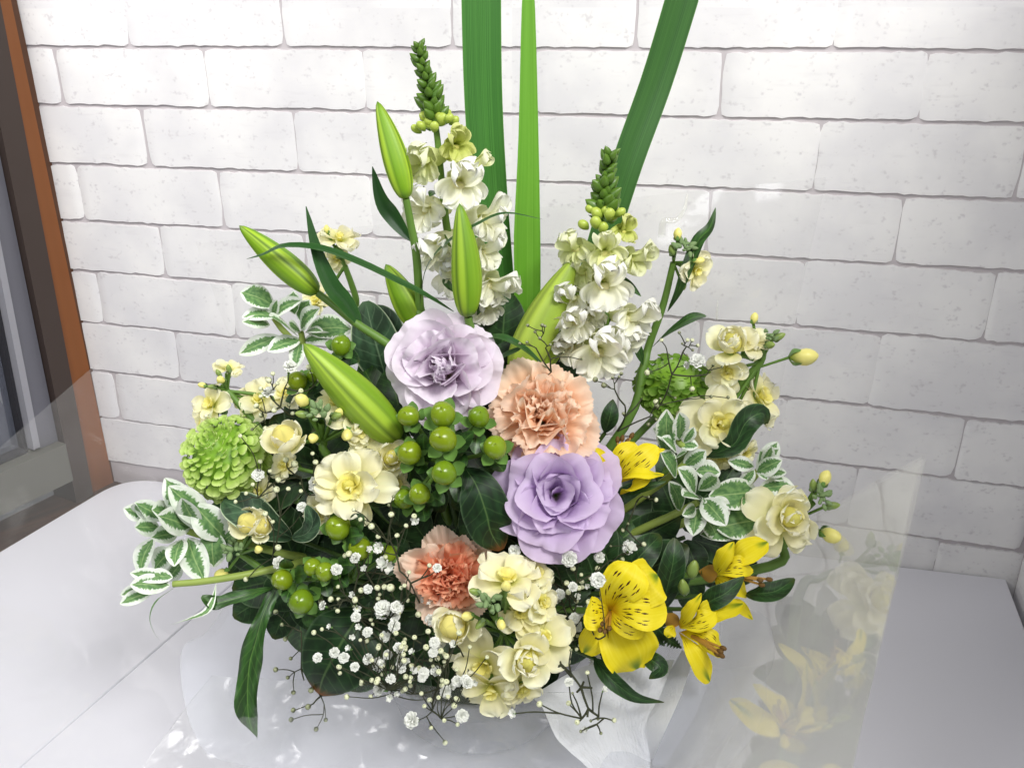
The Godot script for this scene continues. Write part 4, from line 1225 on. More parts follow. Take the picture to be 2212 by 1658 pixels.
	stock_bud(t, 2, 1000, 868, 48, 0.42, face(0.5, 0.0, 0.9), hub)
	stock_bud(t, 2, 755, 1040, 72, 0.426, face(-0.3, -0.2, 0.9), hub)
	stock_bloom(t, 2, 1010, 480, 100, 0.445, face(-0.2, 0.3, 0.9), "fanned", hub)
	# front
	hub = spot(7, 960, 780, 0.40)
	t = thing("stock_stem", "cream stock at the front with many blooms, below the orange centred carnation", "flower", HEART, g)
	stem(t, [HEART, hub, spot(7, 890, 660, 0.382)], 0.003, 0.002, M.stem_green)
	cluster(t, 7, 880, 600, 150, 0.368, 18, face(0, 0.5, 0.9))
	stock_bloom(t, 7, 985, 470, 185, 0.386, face(0.05, 0.85, 0.5), "fanned", hub)
	stock_bud(t, 7, 975, 490, 60, 0.366, face(0, 0.5, 0.9), hub)
	stock_bud(t, 7, 733, 680, 52, 0.370, face(-0.8, 0.1, 0.6), hub)
	stock_bud(t, 7, 942, 725, 50, 0.366, face(0.2, -0.6, 0.8), hub)
	stock_bud(t, 7, 775, 525, 52, 0.372, face(-0.8, 0.4, 0.5), hub, true)
	stock_bud(t, 7, 810, 730, 52, 0.372, face(-0.6, -0.5, 0.6), hub, true)
	stock_bloom(t, 7, 635, 742, 118, 0.376, face(-0.4, 0.1, 0.9), "closed", hub)
	stock_bloom(t, 7, 1110, 960, 158, 0.368, face(0.1, 0.05, 1), "cupped", hub)
	stock_bloom(t, 7, 1200, 830, 170, 0.382, face(0.3, 0.45, 0.8), "fanned", hub)
	stock_bloom(t, 7, 1165, 410, 110, 0.400, face(0.4, 0.6, 0.7), "stock", hub)
	stock_bloom(t, 7, 1200, 590, 120, 0.390, face(0.6, 0.3, 0.7), "stock", hub)
	stock_bloom(t, 7, 1060, 660, 130, 0.388, face(0.2, 0.2, 0.9), "fanned", hub)
	stock_bloom(t, 7, 850, 980, 190, 0.386, face(-0.3, -0.25, 0.9), "fanned", hub)
	stock_bloom(t, 7, 880, 1130, 165, 0.378, face(-0.15, -0.6, 0.8), "fanned", hub)
	stock_bloom(t, 7, 1080, 1130, 130, 0.376, face(0.3, -0.5, 0.8), "stock", hub)
	# right top
	hub = spot(4, 810, 880, 0.51)
	t = thing("stock_stem", "slender stock with one small side bloom, rising at the right with long leaves", "flower", HEART, g)
	stem(t, [HEART, spot(5, 430, 560, 0.49), spot(5, 600, 100, 0.502), spot(4, 640, 1450, 0.508), spot(4, 740, 1170, 0.51), hub], 0.0032, 0.0020, M.stem_green, "stem", 24)
	cluster(t, 4, 880, 800, 130, 0.502, 14, face(0.2, 0.8, 0.5))
	stock_bud(t, 4, 840, 695, 50, 0.503, face(0, 0.95, 0.3), hub)
	stock_bud(t, 4, 975, 870, 46, 0.498, face(0.9, 0.1, 0.3), hub)
	stock_bud(t, 4, 800, 800, 50, 0.502, face(-0.3, 0.8, 0.4), hub, true)
	stock_bloom(t, 4, 950, 930, 110, 0.505, face(0.55, -0.35, 0.7), "fanned", hub)
	stock_bud(t, 4, 870, 1030, 56, 0.508, face(0.1, -0.6, 0.5), hub, true)
	var lw = size(4, 96, hub)
	leaf(t, "leaf", line(4, [770, 1215, 0.51, 850, 1060, 0.50, 930, 860, 0.50, 980, 730, 0.505, 1060, 640, 0.51, 1095, 508, 0.515]), lw, M.mid_leaf, {"up": Vector3(-0.5, 0.1, 0.8), "wave": 0.05, "mx": 0.5, "nv": 22})
	leaf(t, "leaf", line(4, [650, 1470, 0.508, 760, 1370, 0.50, 880, 1290, 0.498, 960, 1250, 0.5, 1030, 1240, 0.503]), size(4, 100, hub), M.mid_leaf, {"up": Vector3(-0.2, 0.7, 0.6), "mx": 0.68, "e": 0.55})
	leaf(t, "leaf", line(4, [605, 1580, 0.50, 580, 1500, 0.498, 545, 1400, 0.50]), size(4, 62, hub), M.mid_leaf, {"mx": 0.6})
	# right
	hub = spot(4, 1400, 1560, 0.492)
	t = thing("stock_stem", "cream stock on the right with one fat bud sticking out sideways", "flower", HEART, g)
	stem(t, [HEART, spot(5, 1050, 560, 0.49), spot(5, 1230, 240, 0.492), hub, spot(4, 1420, 1450, 0.49)], 0.003, 0.002, M.stem_green)
	cluster(t, 4, 1450, 1390, 110, 0.484, 10, face(0.2, 0.6, 0.7))
	stock_bud(t, 4, 1360, 1265, 46, 0.488, face(0.1, 0.95, 0.2), hub)
	stock_bud(t, 4, 1525, 1385, 54, 0.484, face(0.8, 0.4, 0.3), hub, true)
	stock_bud(t, 4, 1465, 1440, 54, 0.478, face(0.4, 0.0, 0.9), hub, true)
	stock_bud(t, 4, 1685, 1520, 104, 0.486, face(0.95, 0.05, 0.3), spot(4, 1400, 1590, 0.492))
	stock_bloom(t, 4, 1200, 1440, 150, 0.482, face(-0.2, 0.5, 0.8), "cupped", hub)
	stock_bloom(t, 4, 1330, 1420, 120, 0.488, face(0.2, 0.7, 0.6), "stock", hub)
	stock_bloom(t, 4, 1180, 1620, 120, 0.486, face(-0.4, -0.2, 0.9), "stock", hub)
	stock_bloom(t, 5, 1380, 290, 170, 0.496, face(0.6, 0.3, 0.7), "fanned", hub)
	stock_bloom(t, 5, 1130, 470, 240, 0.474, face(-0.1, 0.1, 1), "stock", hub)
	stock_bloom(t, 5, 1120, 660, 130, 0.484, face(0.1, -0.6, 0.7), "fanned", hub)
	stock_bloom(t, 5, 1300, 660, 90, 0.486, face(0.5, -0.4, 0.7), "stock", hub)
	leaf(t, "leaf", line(5, [1020, 690, 0.470, 1130, 655, 0.462, 1230, 600, 0.458, 1290, 480, 0.458, 1350, 420, 0.460, 1420, 400, 0.464, 1440, 470, 0.466]), size(5, 165, hub), M.dark_leaf, {"up": Vector3(0.1, 0.3, 1), "mx": 0.55, "e": 0.6, "nv": 24, "wave": 0.04})
	# low right
	hub = spot(5, 1640, 1120, 0.462)
	t = thing("stock_stem", "cream stock low on the right with a cupped bloom and two yellow buds", "flower", HEART, g)
	stem(t, [HEART, spot(8, 1700, 270, 0.456), spot(5, 1560, 1290, 0.462), hub, spot(5, 1760, 1000, 0.46)], 0.0036, 0.0022, M.stem_green)
	cluster(t, 5, 1800, 970, 130, 0.452, 16, face(0.4, 0.5, 0.7))
	stock_bud(t, 5, 1835, 850, 70, 0.456, face(0.35, 0.9, 0.2), hub)
	stock_bud(t, 5, 1690, 985, 56, 0.452, face(-0.3, 0.6, 0.7), hub)
	stock_bud(t, 5, 1890, 1025, 58, 0.454, face(0.95, 0.15, 0.2), hub, true)
	stock_bud(t, 5, 1760, 890, 56, 0.456, face(-0.1, 0.95, 0.3), hub, true)
	stock_bud(t, 5, 1870, 1220, 90, 0.448, face(0.5, -0.2, 0.8), spot(5, 1690, 1170, 0.462))
	stock_bloom(t, 5, 1530, 1130, 230, 0.446, face(0.0, 0.1, 1), "fanned", hub)
	stock_bloom(t, 5, 1600, 1100, 150, 0.438, face(0.25, 0.1, 0.9), "cupped", hub)

func spurge_leaves(t, k, ahead, list):
	# [root x, root y, tip x, tip y, width, broad margin, how far the tip comes forward, arch]
	for q in list:
		var a = spot(k, q[0], q[1], ahead)
		var b = spot(k, q[2], q[3], ahead - q[6])
		leaf2(t, "leaf", a, b, size(k, q[4] * (1.28 if k == 2 else 1.16), a), M.wide_margin if q[5] else M.thin_margin, {"arch": q[7] if q.size() > 7 else 0.12, "mx": 0.5, "e": 0.72, "fold": 0.22, "up": Vector3(rng.randf_range(-0.35, 0.35), rng.randf_range(0.1, 0.6), 1)})

func spurge():
	var g = "white edged leaf sprigs"
	var t = thing("variegated_sprig", "white edged leaf sprig at the upper left under the lily bud", "foliage", HEART, g)
	stem(t, [HEART, spot(1, 1700, 1300, 0.49), spot(1, 1350, 1050, 0.492), spot(1, 1290, 900, 0.49)], 0.0026, 0.0018, M.stem_pale)
	stem(t, [spot(1, 1380, 1080, 0.492), spot(1, 1180, 900, 0.498), spot(1, 1090, 780, 0.50)], 0.002, 0.0016, M.stem_pale, "side_stem", 6)
	spurge_leaves(t, 1, 0.492, [[1110, 720, 880, 630, 150, false, 0.004], [1290, 880, 1420, 735, 110, true, 0.016], [1270, 930, 1075, 790, 130, true, 0.02], [1290, 950, 1065, 1030, 110, true, 0.016], [1320, 900, 1440, 895, 55, true, 0.016], [1290, 960, 1250, 1150, 95, true, 0.012], [1310, 960, 1520, 930, 80, true, 0.0], [1330, 900, 1640, 880, 170, false, -0.012], [1120, 790, 890, 800, 100, true, 0.01], [1080, 850, 890, 830, 80, true, 0.014], [1110, 790, 1300, 680, 100, true, 0.01], [1100, 800, 1130, 680, 60, true, 0.01], [1150, 930, 870, 1050, 110, true, 0.004], [1250, 780, 1240, 620, 90, false, -0.006], [1280, 820, 1350, 680, 90, false, -0.006], [1290, 900, 1210, 830, 60, true, 0.02]])
	t = thing("variegated_sprig", "largest white edged leaf sprig spreading over the table at the left", "foliage", HEART, g)
	stem(t, [HEART, spot(2, 1450, 960, 0.455), spot(2, 1180, 900, 0.444), spot(2, 900, 830, 0.438), spot(2, 640, 780, 0.436), spot(2, 480, 730, 0.434)], 0.0028, 0.002, M.stem_pale)
	stem(t, [HEART, spot(2, 1480, 960, 0.450), spot(2, 1200, 985, 0.432), spot(2, 920, 1040, 0.420), spot(2, 640, 1085, 0.414), spot(2, 420, 1105, 0.412)], 0.0026, 0.0018, M.stem_pale, "low_stem")
	spurge_leaves(t, 2, 0.436, [[640, 700, 365, 385, 150, false, 0.0], [680, 720, 390, 440, 150, true, 0.012], [780, 800, 560, 560, 170, true, 0.006], [600, 740, 480, 520, 110, true, 0.02], [540, 720, 315, 640, 150, true, 0.026], [440, 650, 275, 600, 130, true, 0.012], [380, 660, 160, 550, 110, true, 0.006], [280, 650, 85, 590, 95, true, 0.006], [250, 690, 165, 560, 90, true, 0.012], [330, 720, 160, 720, 110, true, 0.016], [450, 760, 270, 790, 100, true, 0.02], [290, 790, 195, 1040, 120, true, 0.012], [480, 800, 430, 985, 110, true, 0.024], [520, 790, 640, 1095, 150, true, 0.020], [430, 870, 290, 1010, 140, true, 0.004], [690, 740, 700, 990, 160, false, 0.008], [700, 760, 830, 830, 150, false, 0.0], [480, 960, 390, 1080, 100, true, 0.004], [740, 830, 830, 760, 110, true, 0.0]])
	spurge_leaves(t, 2, 0.412, [[400, 1110, 130, 1110, 110, true, 0.008], [290, 1150, 60, 1240, 80, true, 0.008], [230, 1130, 65, 1180, 70, true, 0.004], [400, 1070, 130, 1030, 80, true, 0.002], [420, 1060, 250, 1040, 80, true, 0.0]])
	leaf(t, "leaf", line(2, [440, 1125, 0.412, 310, 1220, 0.402, 265, 1330, 0.398, 290, 1430, 0.396, 340, 1500, 0.396]), size(2, 34, HEART), M.thin_margin, {"strap": 0.7, "up": Vector3(-0.6, 0.2, 0.4)})
	leaf(t, "leaf", line(2, [715, 1095, 0.414, 690, 1220, 0.402, 640, 1300, 0.396, 530, 1345, 0.392, 400, 1385, 0.390]), size(2, 58, HEART), M.wide_margin, {"mx": 0.6, "up": Vector3(0.3, 0.7, 0.4), "twist": 0.8})
	t = thing("variegated_sprig", "white edged leaf sprig on the right beside the lavender lisianthus", "foliage", HEART, g)
	stem(t, [HEART, spot(5, 520, 1220, 0.455), spot(5, 800, 1090, 0.452), spot(5, 980, 1000, 0.45)], 0.0028, 0.002, M.stem_pale)
	spurge_leaves(t, 5, 0.450, [[960, 940, 840, 770, 130, true, 0.014], [980, 920, 1110, 830, 110, true, 0.018], [1000, 980, 870, 960, 110, true, 0.026], [1010, 980, 1170, 1160, 150, true, 0.018], [1030, 1000, 1190, 1090, 150, true, 0.004], [980, 1040, 945, 1230, 130, true, 0.016], [960, 1030, 870, 1090, 80, true, 0.02], [860, 1060, 780, 860, 110, false, 0.0], [1000, 1080, 1110, 1240, 130, false, 0.0], [990, 1220, 1275, 1215, 110, false, -0.004], [1050, 960, 1385, 930, 190, false, -0.012], [1100, 1180, 1390, 1120, 200, false, -0.004], [990, 960, 1020, 1010, 40, true, 0.03]])
	t = thing("variegated_sprig", "white edged leaf sprig with a pale stem reaching up at the right", "foliage", HEART, g)
	stem(t, [HEART, spot(5, 1000, 1090, 0.468), spot(5, 1150, 990, 0.465), spot(5, 1330, 860, 0.462), spot(5, 1420, 740, 0.46)], 0.0028, 0.002, M.stem_pale)
	spurge_leaves(t, 5, 0.460, [[1380, 760, 1520, 590, 110, true, 0.0], [1420, 740, 1480, 620, 70, true, 0.01], [1430, 720, 1530, 640, 70, true, 0.006], [1370, 800, 1550, 715, 130, true, 0.012], [1400, 800, 1450, 850, 60, true, 0.012], [1440, 810, 1580, 800, 70, true, 0.006], [1470, 820, 1560, 850, 50, true, 0.008], [1390, 910, 1635, 900, 130, true, 0.006], [1360, 760, 1180, 720, 90, true, 0.0], [1280, 930, 1410, 1030, 110, true, 0.008], [1360, 780, 1250, 900, 80, true, -0.002], [1390, 740, 1400, 650, 70, true, 0.01]])
	t = thing("variegated_sprig", "upright white edged leaf sprig just under the darker green pompon", "foliage", HEART, g)
	stem(t, [HEART, spot(5, 820, 800, 0.458), spot(5, 845, 580, 0.456)], 0.0026, 0.0018, M.stem_pale)
	spurge_leaves(t, 5, 0.456, [[850, 580, 850, 390, 110, true, 0.012], [760, 680, 765, 370, 120, false, 0.008], [880, 600, 950, 490, 70, true, 0.004], [810, 600, 670, 500, 90, true, 0.004], [860, 620, 980, 620, 80, true, 0.004], [830, 660, 730, 560, 80, true, 0.012], [830, 830, 720, 660, 120, false, 0.012], [880, 760, 1030, 650, 110, true, 0.006], [960, 790, 1130, 800, 130, true, 0.0], [820, 700, 900, 660, 60, true, 0.01]])

func tepal(t, k, pts, w, mt, o := {}):
	return leaf(t, "petal", line(k, pts), size(k, w, spot(k, pts[0], pts[1], pts[2])), M[mt], {"nu": 9, "nv": 15, "fold": -0.12, "cup": 0.2, "wave": 0.04, "freq": 3.0}.merged(o, true))

func stamens(t, k, x, y, ahead, list):
	for q in list:
		var a = spot(k, x, y, ahead)
		var b = spot(k, q[0], q[1], q[2])
		var f = stem(t, [a, a.lerp(b, 0.5) + face(0, 0.3, 1) * 0.002, b], 0.0009, 0.0006, M.orange_tube, "stamen", 6)
		part(f, "anther", turned(egg(6, 0.45, 1.4, 0.5, 0.5, -0.4), 7), M.anther, aim(b, b + (b - a), 0.0032))

func alstroemerias():
	var g = "yellow alstroemeria blooms"
	var c = spot(8, 720, 545, 0.40)
	var t = thing("alstroemeria", "yellow alstroemeria facing the viewer with dark streaks, largest of the yellow flowers", "flower", HEART, g)
	stem(t, [HEART, HEART.lerp(c, 0.6), spot(8, 720, 560, 0.405)], 0.002, 0.0018, M.stem_green)
	tepal(t, 8, [700, 545, 0.398, 740, 430, 0.385, 830, 320, 0.382, 880, 222, 0.388], 300, "streaked", {"mx": 0.62, "e": 0.55})
	tepal(t, 8, [715, 545, 0.398, 850, 440, 0.385, 970, 350, 0.384, 1040, 300, 0.390], 330, "yellow_broad", {"mx": 0.66, "e": 0.5, "nv": 17})
	tepal(t, 8, [715, 550, 0.396, 840, 540, 0.379, 980, 550, 0.376, 1105, 545, 0.380], 270, "streaked", {"mx": 0.62, "e": 0.55})
	tepal(t, 8, [700, 560, 0.396, 640, 560, 0.386, 580, 570, 0.382, 530, 560, 0.384], 230, "streaked", {"mx": 0.66, "e": 0.5})
	tepal(t, 8, [700, 570, 0.400, 770, 700, 0.390, 860, 850, 0.384, 900, 960, 0.388], 400, "yellow_broad", {"mx": 0.6, "e": 0.48, "nv": 17})
	tepal(t, 8, [690, 580, 0.400, 640, 680, 0.392, 580, 770, 0.388, 520, 850, 0.39], 200, "yellow_broad", {"mx": 0.6, "e": 0.55})
	tepal(t, 8, [700, 555, 0.396, 780, 620, 0.384, 880, 650, 0.380, 960, 640, 0.382], 200, "streaked", {"mx": 0.6, "e": 0.55})
	stamens(t, 8, 705, 560, 0.396, [[640, 680, 0.376], [670, 690, 0.374], [700, 670, 0.374], [655, 640, 0.376]])
	# lower right, seen from the side
	t = thing("alstroemeria", "yellow alstroemeria seen from the side, its lower petal hanging over the folded paper", "flower", HEART, g)
	stem(t, [HEART, spot(8, 950, 600, 0.42), spot(8, 1150, 620, 0.410)], 0.002, 0.0018, M.stem_green)
	leaf(t, "tube", line(8, [1080, 580, 0.412, 1130, 610, 0.408, 1190, 650, 0.402]), size(8, 110, c), M.orange_tube, {"mx": 0.5, "cup": -0.6})
	tepal(t, 8, [1190, 660, 0.404, 1230, 600, 0.398, 1290, 520, 0.396, 1350, 428, 0.400], 110, "yellow_broad", {"mx": 0.5, "up": Vector3(-0.8, 0.2, 0.6)})
	tepal(t, 8, [1160, 660, 0.404, 1140, 690, 0.398, 1120, 715, 0.396, 1110, 740, 0.396], 90, "yellow_broad", {"mx": 0.5})
	tepal(t, 8, [1200, 680, 0.404, 1330, 600, 0.398, 1480, 540, 0.400, 1640, 500, 0.406], 210, "yellow_broad", {"mx": 0.62, "e": 0.6, "up": Vector3(0.2, 0.9, 0.5)})
	tepal(t, 8, [1190, 670, 0.402, 1290, 640, 0.392, 1380, 610, 0.390, 1450, 560, 0.394], 170, "streaked", {"mx": 0.55, "up": Vector3(0.0, 0.7, 0.7)})
	tepal(t, 8, [1200, 700, 0.402, 1340, 720, 0.393, 1440, 790, 0.390, 1500, 870, 0.394], 170, "streaked", {"mx": 0.55, "up": Vector3(0.0, 0.6, 0.8)})
	tepal(t, 8, [1190, 700, 0.402, 1270, 800, 0.388, 1340, 920, 0.384, 1410, 1048, 0.388], 170, "yellow_broad", {"mx": 0.68, "e": 0.55, "up": Vector3(0.3, 0.3, 0.9)})
	tepal(t, 8, [1500, 520, 0.406, 1600, 510, 0.410, 1660, 560, 0.412, 1710, 615, 0.412], 90, "yellow_broad", {"mx": 0.4})
	stamens(t, 8, 1280, 730, 0.394, [[1470, 830, 0.380], [1480, 860, 0.378], [1450, 850, 0.380], [1490, 810, 0.382]])
	# right, above the dark leaf
	t = thing("alstroemeria", "yellow alstroemeria with an orange throat, just below the low right stock", "flower", HEART, g)
	stem(t, [HEART, spot(5, 900, 1500, 0.44), spot(5, 1020, 1480, 0.432)], 0.002, 0.0018, M.stem_green)
	leaf(t, "tube", line(5, [980, 1470, 0.434, 1040, 1480, 0.430, 1110, 1490, 0.424]), size(5, 130, c), M.orange_tube, {"mx": 0.55, "cup": -0.6})
	tepal(t, 5, [1090, 1500, 0.428, 1120, 1430, 0.422, 1170, 1350, 0.42, 1220, 1270, 0.424], 130, "yellow_broad", {"mx": 0.5, "up": Vector3(-0.7, 0.2, 0.7)})
	tepal(t, 5, [1090, 1520, 0.428, 1140, 1560, 0.418, 1150, 1600, 0.416, 1120, 1625, 0.418], 130, "yellow_broad", {"mx": 0.5, "up": Vector3(-0.6, 0.1, 0.7)})
	tepal(t, 5, [1110, 1490, 0.428, 1220, 1400, 0.422, 1340, 1320, 0.422, 1450, 1270, 0.428], 190, "yellow_broad", {"mx": 0.6, "e": 0.6, "up": Vector3(0.2, 0.8, 0.6)})
	tepal(t, 5, [1110, 1500, 0.426, 1190, 1450, 0.416, 1280, 1440, 0.414, 1350, 1470, 0.418], 160, "streaked", {"mx": 0.55, "up": Vector3(0.0, 0.6, 0.8)})
	tepal(t, 5, [1110, 1510, 0.426, 1190, 1540, 0.416, 1260, 1580, 0.414, 1320, 1640, 0.418], 150, "streaked", {"mx": 0.55, "up": Vector3(0.0, 0.6, 0.8)})
	stamens(t, 5, 1180, 1500, 0.42, [[1390, 1530, 0.404], [1450, 1525, 0.406], [1400, 1560, 0.404]])
	for q in [[940, 1470, 78, 0.418, 0.1, 0.9], [880, 1590, 70, 0.414, -0.2, 0.9]]:
		var at = spot(5, q[0], q[1], q[3])
		var d = face(q[4], q[5], 0.4)
		part(t, "bud", kit.green_bud, M.waxy, frame(d, at - d * size(5, q[2], at) * 0.8, size(5, q[2], at) * 1.3))
	# behind the lavender bloom
	t = thing("alstroemeria", "yellow alstroemeria opening upward, tucked behind the lavender lisianthus", "flower", HEART, g)
	stem(t, [HEART, spot(5, 330, 1000, 0.45), spot(5, 400, 880, 0.446)], 0.002, 0.0018, M.stem_green)
	tepal(t, 5, [400, 870, 0.446, 440, 760, 0.442, 500, 680, 0.442, 560, 610, 0.448], 190, "streaked", {"mx": 0.62, "e": 0.55})
	tepal(t, 5, [410, 870, 0.444, 510, 780, 0.436, 620, 690, 0.436, 700, 620, 0.442], 170, "streaked", {"mx": 0.6, "e": 0.55})
	tepal(t, 5, [390, 860, 0.442, 350, 760, 0.436, 300, 690, 0.434, 250, 620, 0.438], 110, "yellow_broad", {"mx": 0.55})
	tepal(t, 5, [390, 860, 0.442, 330, 760, 0.432, 260, 700, 0.43, 210, 680, 0.432], 90, "yellow_broad", {"mx": 0.55})
	tepal(t, 5, [410, 870, 0.440, 520, 810, 0.430, 640, 810, 0.428, 745, 815, 0.434], 110, "yellow_broad", {"mx": 0.5, "up": Vector3(0, 0.8, 0.6)})
	tepal(t, 5, [450, 950, 0.438, 520, 900, 0.432, 600, 860, 0.430, 660, 830, 0.434], 90, "yellow_broad", {"mx": 0.45, "up": Vector3(0.4, 0.6, 0.7)})
	tepal(t, 5, [620, 700, 0.44, 680, 670, 0.44, 720, 650, 0.44, 755, 645, 0.44], 60, "yellow_broad", {"mx": 0.45, "up": Vector3(0.2, 0.8, 0.5)})
	stamens(t, 5, 430, 720, 0.446, [[430, 590, 0.45], [460, 580, 0.45], [520, 560, 0.452], [490, 600, 0.45]])
	leaf(t, "leaf", line(5, [480, 950, 0.446, 620, 900, 0.44, 760, 860, 0.44]), size(5, 60, c), M.mid_leaf)

func big_leaves():
	var g = "loose dark leaves"
	var add = func(label, k, pts, w, mt, o):
		var p = line(k, pts)
		var t = thing("broad_leaf", label, "leaf", p[0], g)
		leaf(t, "blade", p, size(k, w, p[p.size() / 2]), M[mt], o)
		stem(t, [HEART, HEART.lerp(p[0], 0.6), p[0]], 0.0014, 0.0012, M.stem_dark, "stalk", 6)
	add.call("heart shaped dark green leaf pointing down between the berries and the lavender bloom", 6, [690, 1120, 0.424, 760, 1230, 0.412, 820, 1400, 0.406, 850, 1520, 0.405, 915, 1630, 0.408], 310, "browned_leaf", {"mx": 0.52, "e": 0.6, "fold": -0.12, "nv": 22, "nu": 11, "up": Vector3(-0.1, 0.2, 1)})
	add.call("large dark green leaf with a browned tip hanging at the lower left", 9, [1860, 850, 0.405, 1780, 960, 0.392, 1700, 1100, 0.386, 1650, 1200, 0.384, 1630, 1280, 0.385], 400, "browned_leaf", {"mx": 0.42, "e": 0.62, "fold": -0.1, "nv": 22, "nu": 11, "up": Vector3(-0.1, 0.35, 1)})
	add.call("long wavy green leaf hanging down over the table at the lower left", 9, [1410, 740, 0.412, 1350, 860, 0.402, 1310, 1000, 0.394, 1275, 1130, 0.388, 1265, 1290, 0.382, 1275, 1420, 0.378, 1315, 1505, 0.376], 120, "mid_leaf", {"strap": 0.3, "low": 0.45, "fold": 0.15, "wave": 0.26, "freq": 2.6, "nv": 36, "nu": 9})
	add.call("narrow curled green leaf lying out to the left, above the long wavy one", 9, [1400, 735, 0.412, 1290, 765, 0.404, 1170, 800, 0.402, 1090, 815, 0.402, 1030, 780, 0.402], 84, "mid_leaf", {"mx": 0.6, "e": 0.5, "wave": 0.08, "nv": 22, "up": Vector3(0, 0.7, 0.7)})
	add.call("pointed dark leaf at the front under the streaked yellow flower", 8, [600, 890, 0.392, 680, 1000, 0.380, 780, 1090, 0.374, 900, 1165, 0.372, 1085, 1195, 0.374], 120, "dark_leaf", {"mx": 0.35, "fold": 0.2, "nv": 20, "twist": 0.5})
	add.call("short dark leaf with a drooping tip between two yellow flowers", 8, [930, 860, 0.398, 1000, 900, 0.388, 1060, 960, 0.384, 980, 1030, 0.384], 130, "dark_leaf", {"mx": 0.45, "nv": 20})
	add.call("dark pointed leaf sticking out at the lower right over the white table", 8, [1660, 430, 0.418, 1760, 430, 0.41, 1880, 410, 0.41, 2005, 325, 0.416], 165, "dark_leaf", {"mx": 0.5, "e": 0.65, "up": Vector3(-0.1, 0.7, 0.7)})
	add.call("dark leaf lying across the two right hand yellow flowers", 8, [1320, 540, 0.41, 1420, 480, 0.404, 1530, 420, 0.402, 1650, 310, 0.406], 170, "dark_leaf", {"mx": 0.45, "up": Vector3(-0.3, 0.5, 0.8)})
	add.call("round grey green leaf behind the lily stem at the upper left", 1, [1880, 1250, 0.50, 1830, 1080, 0.495, 1780, 900, 0.495, 1730, 690, 0.50], 330, "grey_leaf", {"mx": 0.5, "e": 0.55, "nv": 20, "nu": 9})
	add.call("second round grey green leaf, nearest the small hidden lily bud", 1, [1930, 1150, 0.505, 1900, 1000, 0.502, 1870, 850, 0.502, 1800, 720, 0.506], 230, "grey_leaf", {"mx": 0.5, "e": 0.55, "nv": 20, "nu": 9})
	add.call("rounded dark leaf with a pale rim beneath the lime green pompon", 2, [1230, 790, 0.442, 1050, 700, 0.432, 900, 600, 0.43, 760, 540, 0.436], 260, "grey_leaf", {"mx": 0.55, "e": 0.5, "nv": 20, "nu": 9, "up": Vector3(0.1, 0.5, 0.9)})
	add.call("grey green leaf turned edge on between the cupped stock and the berries", 2, [1230, 790, 0.430, 1330, 760, 0.42, 1370, 680, 0.418, 1330, 570, 0.42], 130, "grey_leaf", {"mx": 0.5, "e": 0.6, "nv": 16})
	add.call("tall dark leaf in the gap above the streaked yellow flower", 8, [1060, 560, 0.43, 1110, 380, 0.422, 1150, 200, 0.422, 1160, 40, 0.43], 190, "dark_leaf", {"mx": 0.5, "e": 0.6})
	add.call("dark leaf in the gap between the lavender bloom and the right leaf sprig", 8, [760, 420, 0.435, 850, 250, 0.428, 960, 120, 0.43, 1060, 20, 0.44], 220, "dark_leaf", {"mx": 0.5, "e": 0.6})
	add.call("small dark leaf above the peach carnation's right edge", 6, [1560, 900, 0.46, 1590, 800, 0.456, 1610, 690, 0.46], 110, "dark_leaf", {"mx": 0.5})
	# fern tips
	var t = thing("fern_frond", "serrated dark fern tip under the side facing yellow flower", "foliage", spot(8, 1010, 640, 0.415), g)
	for q in [[1010, 640, 1210, 815, 70], [1000, 660, 1090, 800, 50]]:
		leaf(t, "frond", line(8, [q[0], q[1], 0.414, (q[0] + q[2]) / 2.0 - 10, (q[1] + q[3]) / 2.0 + 10, 0.404, q[2], q[3], 0.402]), size(8, q[4] * 1.6, HEART), M.dark_leaf, {"jag": 0.55, "nv": 26, "mx": 0.4, "nu": 7})

func filler():
	# dark leafy sprigs that fill the heart of the arrangement
	var words = ["behind the central berries", "under the peach carnation", "under the lavender bloom", "behind the open cream stock", "at the lower left by the berries", "low at the right under the leaf sprig", "under the streaked yellow flower", "in front of the bowl under the orange centred carnation", "at the back below the sword leaves", "left of the lime green pompon stem", "low in the middle over the bowl", "low at the left over the bowl", "low at the right over the bowl", "deep under the big dark leaf"]
	var spots = [[880, 960, 0.462], [1120, 1010, 0.458], [1290, 1200, 0.448], [700, 1010, 0.468], [650, 1240, 0.448], [1480, 1160, 0.47], [1300, 1280, 0.434], [1000, 1300, 0.438], [1080, 830, 0.496], [620, 1120, 0.466], [930, 1180, 0.452], [800, 1250, 0.446], [1180, 1290, 0.444], [860, 1360, 0.434]]
	for i in spots.size():
		var c = spot(0, spots[i][0], spots[i][1], spots[i][2])
		var t = thing("foliage_sprig", "dark green leafy sprig " + words[i], "foliage", HEART, "dark filler leaves")
		stem(t, [HEART, c], 0.002, 0.0014, M.stem_dark)
		for k in 18:
			var a = k * 2.4 + i
			var q = sqrt((k + 0.5) / 18.0)
			var root = c + cb * Vector3(cos(a), sin(a), rng.randf_range(-0.8, 0.1)) * 0.012 * q
			var tip = root + cb * Vector3(cos(a) * 0.036, sin(a) * 0.036 + 0.004, rng.randf_range(-0.014, 0.01)) * lerpf(0.6, 1.25, q)
			leaf2(t, "leaf", root, tip, rng.randf_range(0.018, 0.029), M.dark_leaf if rng.randf() < 0.75 else M.mid_leaf, {"up": Vector3(cos(a) * 0.4, sin(a) * 0.4 + 0.2, 1), "arch": 0.12, "nv": 10, "nu": 5, "e": 0.65})

